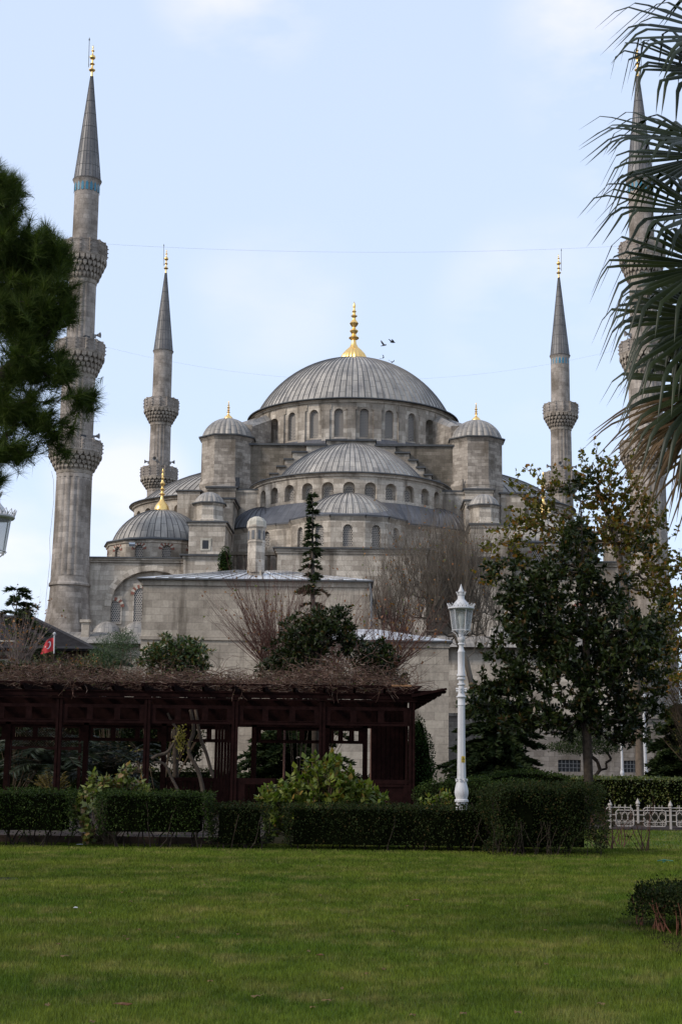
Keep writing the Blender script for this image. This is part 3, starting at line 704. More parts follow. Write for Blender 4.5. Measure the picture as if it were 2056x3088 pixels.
# near pair
YN = 167.0
def zn(py, px=240): return H(py, YN, px)
for side, name_px in ((0, 240), (1, 1940)):
    px = name_px; bx = P(205, 1900, YN)[0] if side == 0 else P(1962, 1900, YN)[0]
    z = lambda y: zn(y, px)
    s = [([(3.05, 0), (2.95, z(1916)), (2.85, z(1908)), (2.9, z(1896)), (2.72, z(1884)), (2.45, z(1840)), (2.3, z(1800)), (2.24, z(1772))], False),
         ([(2.24, z(1772)), (2.42, z(1769)), (2.42, z(1764)), (2.26, z(1758)), (2.22, z(1740))], False),
         ([(2.22, z(1740)), (2.12, z(1600)), (2.08, z(1445))], True), ([(2.10, z(1446)), (2.06, z(1420))], False),
         ([(2.0, z(1366)), (1.96, z(1144))], True), ([(1.66, z(1070)), (1.62, z(862))], True), ([(1.52, z(790)), (1.50, z(700)), (1.48, z(555))], False)]
    b = [(z(1333), z(1368), z(1424), 2.98, 2.03), (z(1036), z(1070), z(1136), 2.82, 1.9), (z(738), z(778), z(850), 2.62, 1.6)]
    t = minaret('minaret', 'tall near minaret on the left, its shaft crossed by pine branches' if side == 0 else 'tall near minaret on the right, half hidden by palm fronds', (bx, YN, 0), s, b, (z(546), z(230), 1.66), z(132), -1 if side == 0 else 1, True, 0)
    if side == 0:
        horn(t, z(1013), 1.7, R(80)); horn(t, z(1316), 2.0, R(85))
        mb = MB(); zz = z(1745); mb.tube([(-2.5, -.3, 0)] + [(-2.2 - .3 * (1 - k / 8) + .12 * math.sin(k * 2.1), -.6, 15 + (z(1450) - 15) * k / 8) for k in range(9)] + [(-2.6, -.4, z(1424))], .018, 4); mb.build('cable', M['iron'], t)
    else:
        horn(t, z(1012), 1.7, R(-75)); horn(t, z(1305), 2.0, R(-40))
# far pair
YF = 237.0
for side, px in ((0, 490), (1, 1690)):
    bx = P(476, 1560, YF)[0] if side == 0 else P(1694, 1560, YF)[0]
    z = (lambda y: H(y, YF, 490)) if side == 0 else (lambda y: H(y + 14, YF, 1690))
    s = [([(2.0, 0), (1.9, z(1478))], True), ([(1.78, z(1440)), (1.70, z(1282))], True), ([(1.6, z(1232)), (1.55, z(1062))], False)]
    b = [(z(1413), z(1444), z(1478), 2.95, 1.85), (z(1207), z(1236), z(1279), 2.78, 1.7)]
    t = minaret('minaret', 'slimmer far minaret rising left of the domes' if side == 0 else 'slimmer far minaret rising right of the domes above the treetops', (bx, YF, 0), s, b, (z(1060), z(823), 1.66), z(750), -1 if side == 0 else 1, side == 1, 0)
    for a in (-80, 85): horn(t, z(1394), 1.75, R(a))
    horn(t, z(1392), 1.75, R(-12))
# wires strung between the near minarets
for (pa, pb, nm, lb) in (((322, 736), (1872, 742), 'festoon_wire', 'thin wire high between the tops of the two near minarets'), ((318, 1046), (1864, 1054), 'festoon_wire', 'thin lower wire sagging between the middle balconies of the near minarets')):
    A, B = P(*pa, YN - .3), P(*pb, YN - .3); mb = MB(); sag = .9 if pa[1] < 900 else 3.9
    mb.tube([A + (B - A) * k / 24 - np.array([0, 0, sag * 4 * (k / 24) * (1 - k / 24)]) for k in range(25)], .0055 if pa[1] > 900 else .008, 4)
    tag(mb.build(nm, M['iron']), lb, 'wire')
# ================================================================ OTHER BUILDINGS
# stone building with a bright lead roof and a chimney
Yb = 122.0
xl, xr = P(428, 1850, Yb)[0], P(1113, 1850, Yb)[0]; ze = H(1752, Yb); Dp = 15
bl = empty('tomb_building', ((xl + xr) / 2, Yb, 0)); tag(bl, 'plain stone building with shallow bright lead roof and round chimney', 'building')
hw = (xr - xl) / 2
mb = MB(); zl = H(1930, Yb); mb.box(-hw, hw, 0, Dp, 0, ze - .55); mb.box(-hw - .12, hw + .12, -.12, Dp, ze - .55, ze - .1)
mb.box(-hw - .1, hw + .1, -.14, 0, zl - .15, zl + .12)
mb.build('wall', M['stone_bld'], bl)
mb = MB(); mb.box(-hw - .45, hw + .35, -.5, Dp + .4, ze - .1, ze + .02); mb.build('eave', M['coping'], bl)
mb = MB(); zr = H(1716, Yb + 5, 780); rx0, rx1 = P(700, 1700, Yb + 6)[0] - bl.location.x, P(860, 1700, Yb + 6)[0] - bl.location.x
q = [(-hw - .45, -.5, ze + .03), (hw + .35, -.5, ze + .03), (hw + .35, Dp + .4, ze + .03), (-hw - .45, Dp + .4, ze + .03)]; r0, r1 = (rx0, 7, zr + .1), (rx1, 7, zr + .1)
mb.face([q[0], q[1], r1, r0], [(q[0][0], 0), (q[1][0], 0), (rx1, 8), (rx0, 8)]); mb.face([q[1], q[2], r1]); mb.face([q[2], q[3], r0, r1]); mb.face([q[3], q[0], r0])
mb.build('roof', M['lead_sheen'], bl)
mb = MB()
for k in range(1, 17):
    x = -hw + 2 * hw * k / 17; u = rx0 + (rx1 - rx0) * k / 17; mb.tube([(x, -.5, ze + .04), (x * .3 + u * .7 if False else u, 7, zr + .12)], .06, 4)
mb.build('roof_seams', M['lead_small'], bl)
xc = P(772, 1700, Yb + 3.2)[0] - bl.location.x; sY = Yb + 3.2
zz = lambda y: H(y, sY, 772)
mb = MB(); mb.lathe([(.80, zz(1760)), (.80, zz(1722))], 4, (xc, 3.2), pi / 4 - .1, pi / 4 - .1 + 2 * pi)
mb.lathe([(.76, zz(1728)), (.74, zz(1640)), (.82, zz(1636)), (.74, zz(1632)), (.74, zz(1596)), (.86, zz(1592)), (.86, zz(1586))], 8, (xc, 3.2))
chm = mb.build('chimney', M['stone'], bl)
mb = MB(); mb.lathe([(.86, zz(1588)), (.82, zz(1574)), (.6, zz(1564)), (.3, zz(1559)), (0, zz(1558))], 8, (xc, 3.2)); mb.build('chimney_cap', M['pale'], chm)
mb = MB()
for k in range(8):
    T = Matrix.Translation((xc, 3.2, 0)) @ Matrix.Rotation((k + .5) * pi / 4, 4, 'Z'); mb.box(-.13, .13, -.72, -.6, zz(1628), zz(1602), T)
mb.build('smoke_slots', M['iron'], chm)
# downpipe
mb = MB(); mb.tube([(hw + .15, -.3, 0), (hw + .15, -.3, ze - 1.2), (hw + .02, -.3, ze - .2)], .1, 6); mb.build('downpipe', M['iron'], bl)
# lower annex to the right
Ya = 115.0; xa0, xa1 = P(880, 1900, Ya)[0], P(1352, 2100, Ya)[0]; za = H(1934, Ya, 1300)
an = empty('stone_annex', ((xa0 + xa1) / 2, Ya, 0)); tag(an, 'lower stone annex with shallow lead roof behind the street lamp', 'building'); hw = (xa1 - xa0) / 2
mb = MB(); mb.box(-hw, hw, 0, 8, 0, za - .5); mb.box(-hw - .1, hw + .1, -.1, 8, za - .5, za - .1); mb.build('wall', M['stone_bld'], an)
mb = MB(); mb.box(-hw - .3, hw + .3, -.35, 8.3, za - .1, za + .03); mb.build('eave', M['coping'], an)
mb = MB(); q = [(-hw - .3, -.35, za + .04), (hw + .3, -.35, za + .04), (hw + .3, 8.3, za + .04), (-hw - .3, 8.3, za + .04)]; r0, r1 = (-hw + 4, 4, za + 1.25), (hw - 5.5, 4, za + 1.25)
mb.face([q[0], q[1], r1, r0]); mb.face([q[1], q[2], r1]); mb.face([q[2], q[3], r0, r1]); mb.face([q[3], q[0], r0]); mb.build('roof', M['lead_sheen'], an)
# garden wall with barred windows
Yw = 118.0; xw0, xw1 = P(1352, 2200, Yw)[0], P(2300, 2200, Yw)[0]; zw = H(2152, Yw, 1500)
gw = empty('precinct_wall', (xw0, Yw, 0)); tag(gw, 'long weathered stone wall with barred windows behind the trees', 'wall')
Lw = xw1 - xw0; mb = MB(); ff = lambda s, z, d: (s, d, z)
x_ = 0
for (pw, hwid) in ((1716, 34), (1910, 30), (2120, 34)):
    c_ = P(pw, 2300, Yw)[0] - xw0; hh = hwid / FOC * Yw; zb_, zt_ = H(2319, Yw), H(2283, Yw)
    cell(mb, ff, x_, c_ - 2 * hh, 0, zw - .5)
    cell(mb, ff, c_ - 2 * hh, c_ + 2 * hh, 0, zw - .5, (c_, 2 * hh, zb_, zt_ - .02, .02), .4, 1, gw, M['glassdk'])
    m2 = MB()
    for k in range(1, 6): m2.box(c_ - hh + 2 * hh * k / 6 - .02, c_ - hh + 2 * hh * k / 6 + .02, .04, .1, zb_, zt_)
    for k in (1, 2): m2.box(c_ - hh, c_ + hh, .02, .06, zb_ + (zt_ - zb_) * k / 3 - .02, zb_ + (zt_ - zb_) * k / 3 + .02)
    m2.build('window_bars', M['iron'], gw)
    x_ = c_ + 2 * hh
cell(mb, ff, x_, Lw, 0, zw - .5)
mb.box(0, Lw, 0.9, 1.4, 0, zw - .5); mb.box(-.05, Lw, -.15, 1.5, zw - .5, zw - .25); mb.box(-.1, Lw, -.3, 1.6, zw - .25, zw)
# deep pilasters near the left end
for pp in (1363, 1405): 
    c_ = P(pp, 2300, Yw)[0] - xw0; mb.box(c_ - .45, c_ + .45, -.35, 0.01, 0, zw - .5)
mb.build('wall', M['stone_wall'], gw)
# dark doorway panel in it
mb = MB(); c_ = P(1384, 2300, Yw)[0] - xw0; mb.box(c_ - .35, c_ + .35, -.12, -.02, 0, H(2185, Yw)); mb.build('door', M['glassdk'], gw)
# dark timber house, lower left
Yh = 84.0
h0, h1, h2 = P(-170, 1858, Yh), P(98, 1862, Yh), P(290, 1957, Yh - 5)
hs = empty('timber_house', (h1[0], Yh, 0)); tag(hs, 'dark timber house with sloping hipped roof at the left edge', 'house')
rx = h1[0]; zr = h1[2]; xr_ = h2[0] - rx; zE = h2[2]; xl_ = P(-420, 1900, Yh)[0] - rx
mb = MB(); q = [(xl_, -5, zE), (xr_, -5, zE), (xr_, 9, zE), (xl_, 9, zE)]; r0, r1 = (P(-250, 1858, Yh)[0] - rx, 0, zr), (0, 0, zr)
mb.face([q[1], q[2], r1]); mb.face([q[2], q[3], r0, r1]); mb.face([q[3], q[0], r0])
mb.face([q[0], (xl_ + 3, -5, zE), r0]); mb.face([(xl_ + 3, -5, zE), q[1], r1, r0])
k_ = len(mb.f)
mb.build('roof', flat('dark_roof', (.018, .016, .016), .9, 3, .3, spec=.05), hs)
mb = MB()
for a, b in ((q[0], q[1]), (q[1], q[2])): mb.tube([a, b], .12, 4)
mb.tube([q[1], r1], .1, 4); mb.tube([r0, r1], .12, 4)
mb.build('fascia', flat('roof_edge', (.03, .029, .031), .8, 3, spec=.1), hs)
mb = MB(); mb.box(xl_ + 1, xr_ - 1.2, -4, 8, 0, zE - .05); mb.build('wall', M['wood_brown'], hs)
mb = MB()
for k, (y0, y1, c_) in enumerate(((1941, 1955, 0), (1975, 1984, 0), (1998, 2006, 0))):
    mb.box(xl_ + 1.5, P(118, 1950, Yh - 4)[0] - rx, -4.03, -3.9, H(y1, Yh - 4.5), H(y0, Yh - 4.5))
mb.build('pale_boards', M['pale'], hs)
mb = MB(); 
for k in range(5): mb.box(xl_ + 2 + k * 1.6, xl_ + 2.8 + k * 1.6, -4.04, -3.9, 1.2, 2.6)
mb.build('windows', M['glassdk'], hs)
# ================================================================ GROUND
def lawnmat(name, a, b, c, base=1.0):
    k = NT(name); ob = k.n('TexCoord').outputs['Object']
    g = k.n('NewGeometry'); pos = g.outputs['Position']
    n1_ = k.noise(.42, 5, vec=pos, rough=.6); n2_ = k.noise(1.5, 7, vec=pos, rough=.7); n3_ = k.noise(60, 3, vec=pos)
    col = k.mix(k.ramp(n1_, .36, .66), a, b)
    col = k.mix(k.math('MULTIPLY', k.ramp(n2_, .49, .72), .8), col, c); col = k.mix(.8, col, k.ramp(k.noise(4.5, 4, vec=pos), .35, .65, (.72, .76, .7), (1.22, 1.18, 1.15)), 'MULTIPLY')
    mow = k.noise(.8, 2, vec=pos, sc=(.16, 1, 1)); col = k.mix(.5, col, k.ramp(mow, .4, .62, (.74, .78, .7), (1.28, 1.24, 1.15)), 'MULTIPLY')
    rnd = k.ramp(g.outputs['Random Per Island'], 0, 1, (.55, .55, .5), (1.45, 1.4, 1.35))
    col = k.mix(1.0, col, rnd if base else k.ramp(n3_, .3, .7, (.6, .6, .6), (1.3, 1.3, 1.3)), 'MULTIPLY')
    k.done(col, .8, n3_ if not base else None, .4, .02, spec=.04)
    return k.m
GA, GB, GC = (.058, .098, .012), (.104, .130, .020), (.22, .185, .075)
M['lawn'] = lawnmat('lawn_ground', tuple(x * .75 for x in GA), tuple(x * .75 for x in GB), tuple(x * .8 for x in GC), 0)
M['blade'] = lawnmat('grass_blades', GA, GB, GC, 1)
M['soil'] = flat('dark_soil', (.020, .018, .011), .95, 1.5, .5, bump=.4, spec=0)
M['path'] = stone('paving', (.048, .040, .039), (.036, .030, .030), .4, .4, .4, ds=1.2)
M['path'].node_tree.nodes['Principled BSDF'].inputs['Specular IOR Level'].default_value = 0
M['kerb'] = flat('kerb_stone', (.055, .038, .03), .9, 5, .4, bump=.4, spec=.05)
def plane(name, x0, x1, y0, y1, z, mat, kind='structure', z0=None):
    mb = MB()
    if z0 is None: mb.face([(x0, y0, z), (x1, y0, z), (x1, y1, z), (x0, y1, z)])
    else: mb.box(x0, x1, y0, y1, z0, z)
    return tag(mb.build(name, mat), kind=kind)
plane('ground', -1500, 1500, -200, 3000, 0, M['soil'])
# lawn: L-shaped sheet
mb = MB(); YK = 28.7; X0_ = lambda px: P(px, 2500, 27.5)[0]
for (x0, x1, y0, y1) in ((-30, 40, -12, YK), (4.2, 40, YK, 37.7)): mb.face([(x0, y0, .006), (x1, y0, .006), (x1, y1, .006), (x0, y1, .006)])
tag(mb.build('lawn', M['lawn']), kind='structure')
plane('path', -30, -1.5, YK + .18, 51, .14, M['path'], z0=-.2); plane('pergola_floor', -1.5, 2.1, 36.6, 51, .14, M['path'], z0=-.2); plane('kerb', -30, -1.5, YK, YK + .17, .155, M['kerb'], z0=-.2)
plane('planting_bed', X0_(-300), X0_(1500), 27.2, YK - .01, .012, M['soil']); plane('planting_bed', -1.49, 4.1, YK - .009, 36.5, .012, M['soil']); plane('planting_bed', X0_(1470), X0_(1825), 26.3, 28.6, .016, M['soil'])
plane('garden_path', 5.3, 40, 37.9, 40.5, .02, M['path'], z0=-.2)
rng = np.random.default_rng(7)
# grass blades over the lawn near the camera
def grass(n, y0, y1, seed, wk, hk):
    r = np.random.default_rng(seed); u = r.random(n); al = .5
    Y = (y0 ** al + u * (y1 ** al - y0 ** al)) ** (1 / al)
    X = (r.random(n) * 2 - 1) * (Y * .262 + .9)
    ph = r.random(n) * 2 * pi; h = (.026 + .03 * r.random(n)) * hk; wd = wk * Y / 10 * (.7 + .6 * r.random(n))
    lean = (r.random((n, 2)) - .5) * .035
    b = np.stack([X, Y, np.full(n, .004)], 1); s = np.stack([np.cos(ph) * wd, np.sin(ph) * wd * .4, np.zeros(n)], 1)
    tip = b + np.concatenate([lean, h[:, None]], 1)
    V = np.empty((n * 3, 3)); V[0::3] = b - s; V[1::3] = b + s; V[2::3] = tip
    return V, np.arange(n * 3).reshape(-1, 3)
V, F = grass(560000, 8.3, 29.2, 3, .0023, .85)
V2, F2 = grass(24000, 29.2, 37.5, 4, .0028, 1.2); k_ = (V2[0::3, 0] > 5.5); idx = np.repeat(k_, 3)
V2 = V2[idx]; F2 = np.arange(len(V2)).reshape(-1, 3)
V = np.concatenate([V, V2]); F = np.concatenate([F, F2 + len(F) * 3])
o = np_obj('grass_blades', V, F, M['blade']); tag(o, 'short mown grass of the lawn with straw-coloured patches', 'grass', kind='stuff')
# ================================================================ PLANT TOOLS
def unit(v): return v / (np.linalg.norm(v, axis=-1, keepdims=True) + 1e-9)
def blob(px, py, Y, rx, ry, rd): c = P(px, py, Y); return (c, np.array([rx / FOC * Y, rd, ry / FOC * Y]))
def sample(blobs, n, r, shell=.45):
    vol = np.array([b[1].prod() ** .8 for b in blobs]); cnt = np.maximum(1, (vol / vol.sum() * n).astype(int)); out = []
    for b, c in zip(blobs, cnt):
        d = unit(r.normal(size=(c, 3))); rad = (r.random(c) ** shell)[:, None]; out.append(b[0] + d * rad * b[1])
    return np.concatenate(out)
def tubes(S, sides=4):
    "S: (n,8) p0 p1 r0 r1"
    p0, p1, r0, r1 = S[:, 0:3], S[:, 3:6], S[:, 6:7], S[:, 7:8]; n = len(S)
    d = unit(p1 - p0); ref = np.where(np.abs(d[:, 2:3]) < .9, [[0, 0, 1.]], [[1., 0, 0]]); a = unit(np.cross(d, ref)); b = np.cross(a, d)
    V = np.empty((n, 2 * sides, 3))
    for k in range(sides):
        o_ = a * math.cos(2 * pi * k / sides) + b * math.sin(2 * pi * k / sides); V[:, k] = p0 + o_ * r0; V[:, sides + k] = p1 + o_ * r1
    base = (np.arange(n) * 2 * sides)[:, None]; F = np.concatenate([base + np.array([[k, (k + 1) % sides, sides + (k + 1) % sides, sides + k]]) for k in range(sides)])
    return V.reshape(-1, 3), F
def skeleton(trunk, tips, rt, r, up=.25, steps=3, pw=.46, rmax=None, jit=.06):
    "nearest-attachment branching: returns segments (n,8) and outward directions of the tips"
    nodes = [np.array(t, float) for t in trunk]; par = [-1] + list(range(len(trunk) - 1)); depth = [0] * len(trunk)
    c0 = nodes[len(trunk) // 2]; T = np.array(trunk, float)
    dd = np.min(np.linalg.norm(tips[:, None] - T[None], axis=2), axis=1); order = np.argsort(dd)
    N = np.zeros((len(trunk) + len(tips) * steps + 2, 3)); N[:len(trunk)] = T; n = len(trunk); PD = np.zeros(len(N))
    tipn = []
    for i in order:
        t = tips[i]; d = t - N[:n]; dist = np.linalg.norm(d, axis=1); cost = dist * (1 + .45 * (d[:, 2] < 0)) + PD[:n] * .12
        j = int(np.argmin(cost)); p = j; A = N[j]; L_ = dist[j]
        for s in range(1, steps + 1):
            f = s / steps; q = A + (t - A) * f
            if s < steps: q = q + np.array([0, 0, up * L_ * math.sin(pi * f) * -.4]) + r.normal(size=3) * jit * L_
            N[n] = q; PD[n] = PD[p] + L_ / steps; par.append(p); p = n; n += 1
        tipn.append(n - 1)
    cnt = np.zeros(n); 
    for k in tipn: cnt[k] += 1
    for k in range(n - 1, 0, -1): cnt[par[k]] += cnt[k]
    rad = rt * np.maximum(cnt, 1) ** pw
    if rmax: rad = np.minimum(rad, rmax)
    idx = np.arange(1, n); pr = np.array(par[1:]); S = np.concatenate([N[pr], N[idx], np.minimum(rad[pr], rad[idx] * 1.5)[:, None], rad[idx][:, None]], 1)
    tn = np.array(tipn); return S, N[tn], unit(N[tn] - N[np.array(par)[tn]])
def quads(base, d, L_, W, r, fold=.0, nrm=None):
    "leaf-shaped quads (kite) from base along d"
    n = len(base)
    if nrm is None: nrm = r.normal(size=(n, 3))
    s = unit(np.cross(d, nrm)); u = unit(np.cross(s, d)); L_ = np.broadcast_to(L_, (n,))[:, None]; W = np.broadcast_to(W, (n,))[:, None]
    V = np.empty((n, 4, 3)); m = base + d * L_ * .5 + u * L_ * fold
    V[:, 0] = base; V[:, 1] = m - s * W / 2; V[:, 2] = base + d * L_; V[:, 3] = m + s * W / 2
    return V.reshape(-1, 3), np.arange(n * 4).reshape(-1, 4)
def rosettes(tp, td, k, L_, W, r, spread=1.0, back=.1):
    n = len(tp); b = np.repeat(tp, k, 0) - np.repeat(td, k, 0) * (r.random((n * k, 1)) * back); d = unit(np.repeat(td, k, 0) * .55 + r.normal(size=(n * k, 3)) * spread * .6)
    return quads(b, d, L_ * (.7 + .5 * r.random(n * k)), W * (.8 + .4 * r.random(n * k)), r, .08)
def needles(tp, td, k, L_, W, r, spread=.55, back=.12):
    n = len(tp); D = np.repeat(td, k, 0); b = np.repeat(tp, k, 0) - D * (r.random((n * k, 1)) * back); d = unit(D + r.normal(size=(n * k, 3)) * spread); m = n * k
    s = unit(np.cross(d, r.normal(size=(m, 3)))) * W / 2; L2 = (L_ * (.75 + .4 * r.random(m)))[:, None]
    V = np.empty((m, 3, 3)); V[:, 0] = b - s; V[:, 1] = b + s; V[:, 2] = b + d * L2 + np.array([0, 0, -.04]) * L2
    return V.reshape(-1, 3), np.arange(m * 3).reshape(-1, 3)
def cat(parts):
    V, F, o_ = [], [], 0
    for v, f in parts: V.append(v); F.append(f + o_); o_ += len(v)
    return np.concatenate(V), np.concatenate(F)
def plant(name, label, cat_, base, wood, woodmat, leaves, leafm, group=None, wn='trunk', ln='crown', sides=4):
    b = np.array(base, float); t = empty(name, b); tag(t, label, cat_, group)
    if wood is not None: V, F = tubes(wood, sides); np_obj(wn, V - b, F, woodmat, t, smooth=True)
    if leaves is not None:
        if not isinstance(leaves, list): leaves = [(leaves, leafm, ln)]
        for (V, F), m_, nm in leaves: np_obj(nm, V - b, F, m_, t)
    return t
def broom(starts, n, r, L_, spread, rad, curve=.3, side=3, up=1.0, seg=6, lean=(0, 0, 0), wob=.08):
    "long slender shoots fanning upwards from the starts"
    S = []; tipp = []; tipd = []
    st = starts[r.integers(0, len(starts), n)]
    for i in range(n):
        d = unit(np.array([r.normal() * spread, r.normal() * spread, up]) + np.array(lean)); l = L_ * (.5 + .6 * r.random()); p = st[i] + r.normal(size=3) * .05; rr = rad * (.6 + .8 * r.random())
        for k in range(seg):
            d = unit(d + np.array([0, 0, curve / seg]) + r.normal(size=3) * wob); q = p + d * l / seg
            a, b = rr * (1 - k / seg * .8), rr * (1 - (k + 1) / seg * .8); S.append([*p, *q, a, b])
            if k > 0:
                for _ in range(side):
                    if r.random() < .55:
                        e = unit(d + r.normal(size=3) * .4 + np.array([0, 0, .25])); l2 = l * (.12 + .2 * r.random()); m_ = p + (q - p) * r.random(); z_ = m_ + e * l2; S.append([*m_, *z_, b * .6, b * .25]); tipp.append(z_); tipd.append(e)
            p = q
        tipp.append(p); tipd.append(d)
    return np.array(S), np.array(tipp), np.array(tipd)
def conifer(name, label, base, top, rmax, r, mat, levels=16, droop=.35, nl=.16, wl=.05, per=9, bare=.12, gap=1.0, group=None, catn='tree', dens=1.0, pw=1.0):
    base = np.array(base, float); top = np.array(top, float); S = []; B = []; D = []; Hh = top[2] - base[2]
    n = 12
    for i in range(n): S.append([*(base + (top - base) * i / n), *(base + (top - base) * (i + 1) / n), .02 * Hh * (1 - i / n) + .012, .02 * Hh * (1 - (i + 1) / n) + .008])
    for lv in range(levels):
        for k in range(per):
            f = bare + (1 - bare) * (lv + (.5 + .9 * (r.random() - .5)) * 1.0) / levels; f = min(f, .985); c = base + (top - base) * f; R_ = rmax * (1 - f) ** pw * (.7 + .5 * r.random()) + .05 * rmax
            a = r.random() * 2 * pi; l = R_ * (.6 + .5 * r.random()); d = np.array([math.cos(a), math.sin(a), .25]); p = c.copy(); m_ = 5
            for s in range(m_):
                q = p + np.array([d[0], d[1], .25 - droop * (s / m_) * 2.2 + (.5 * droop if s > 3 else 0)]) * l / m_
                S.append([*p, *q, .012 * Hh / 6 * (1 - s / m_) + .004, .012 * Hh / 6 * (1 - (s + 1) / m_) + .003])
                cnt = int((10 + 26 * l / rmax) * dens)
                tt = r.random((cnt, 1)); B.append(p + (q - p) * tt); sd = np.array([-d[1], d[0], 0]); sg = np.where(r.random((cnt, 1)) < .5, -1, 1)
                D.append(unit(sd * sg * (.6 + .4 * r.random((cnt, 1))) + d * .7 + r.normal(size=(cnt, 3)) * .25 + np.array([0, 0, -.25])))
                p = q
    S = np.array(S); B = np.concatenate(B); D = np.concatenate(D); L_ = nl * (.6 + .8 * r.random(len(B)))
    return plant(name, label, catn, base, S, M['bark'], quads(B, D, L_, wl, r), mat, group)
M['bark'] = flat('bark', (.075, .06, .048), .9, 8, .4, bump=.5)
M['bark_pale'] = flat('pale_bark', (.12, .088, .062), .9, 4, .4, bump=.4)
M['bark_dk'] = flat('dark_bark', (.042, .032, .024), .9, 8, .4, spec=.1)
M['twig'] = flat('brown_twigs', (.10, .07, .045), .9, 3, .35, spec=.1)
M['twig_red'] = flat('reddish_twigs', (.105, .055, .043), .9, 3, .35, spec=.1)
M['twig_grey'] = flat('grey_twigs', (.15, .11, .095), .9, 3, .4)
M['magnolia'] = leafmat('magnolia_leaf', (.012, .020, .005), (.028, .038, .009), (.06, .036, .012), .4, .12, .9, .07, .2)
M['plane'] = leafmat('plane_leaf', (.052, .056, .012), (.125, .105, .022), (.19, .09, .02), .6, .4, .7, .2, .1)
M['pine'] = leafmat('pine_needles', (.026, .046, .010), (.078, .102, .022), None, .6, .2, 3.2, spec=.1)
M['spruce'] = leafmat('conifer_needles', (.016, .028, .010), (.036, .050, .016), None, .7, .1, 1, spec=.12)
M['thuja'] = leafmat('thuja_leaf', (.014, .032, .007), (.028, .055, .010), None, .7, .12, 2, spec=.12)
M['hedge'] = leafmat('hedge_leaf', (.012, .024, .005), (.027, .043, .008), (.048, .065, .016), .6, .12, 1.6, .1, .07)
M['hedge_dk'] = leafmat('dark_hedge_leaf', (.010, .017, .005), (.022, .030, .008), (.044, .032, .011), .65, .1, 1.6, .08, .06)
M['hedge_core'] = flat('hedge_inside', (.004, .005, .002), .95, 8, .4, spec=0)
M['hydrangea'] = leafmat('hydrangea_leaf', (.055, .085, .011), (.135, .155, .024), (.20, .13, .03), .55, .3, 2.5, .1, .25)
M['autumn'] = leafmat('autumn_leaf', (.19, .06, .02), (.26, .12, .03), (.12, .14, .03), .6, .3, 2, .2)
M['yellow'] = leafmat('yellow_leaf', (.30, .25, .06), (.40, .33, .09), None, .6, .35, 2)
M['palm'] = leafmat('palm_leaf', (.007, .012, .004), (.020, .028, .008), None, .42, .08, 1.5, spec=.22)
M['palm_dry'] = leafmat('dry_palm_leaf', (.075, .045, .025), (.15, .10, .06), None, .7, .2, 1.5, spec=.2)
M['rust'] = leafmat('rust_leaf', (.12, .04, .015), (.15, .07, .02), None, .6, .2, 2)
M['vine'] = leafmat('vine_stems', (.05, .028, .022), (.13, .08, .062), (.20, .15, .125), .9, 0, 2, .1, .05)
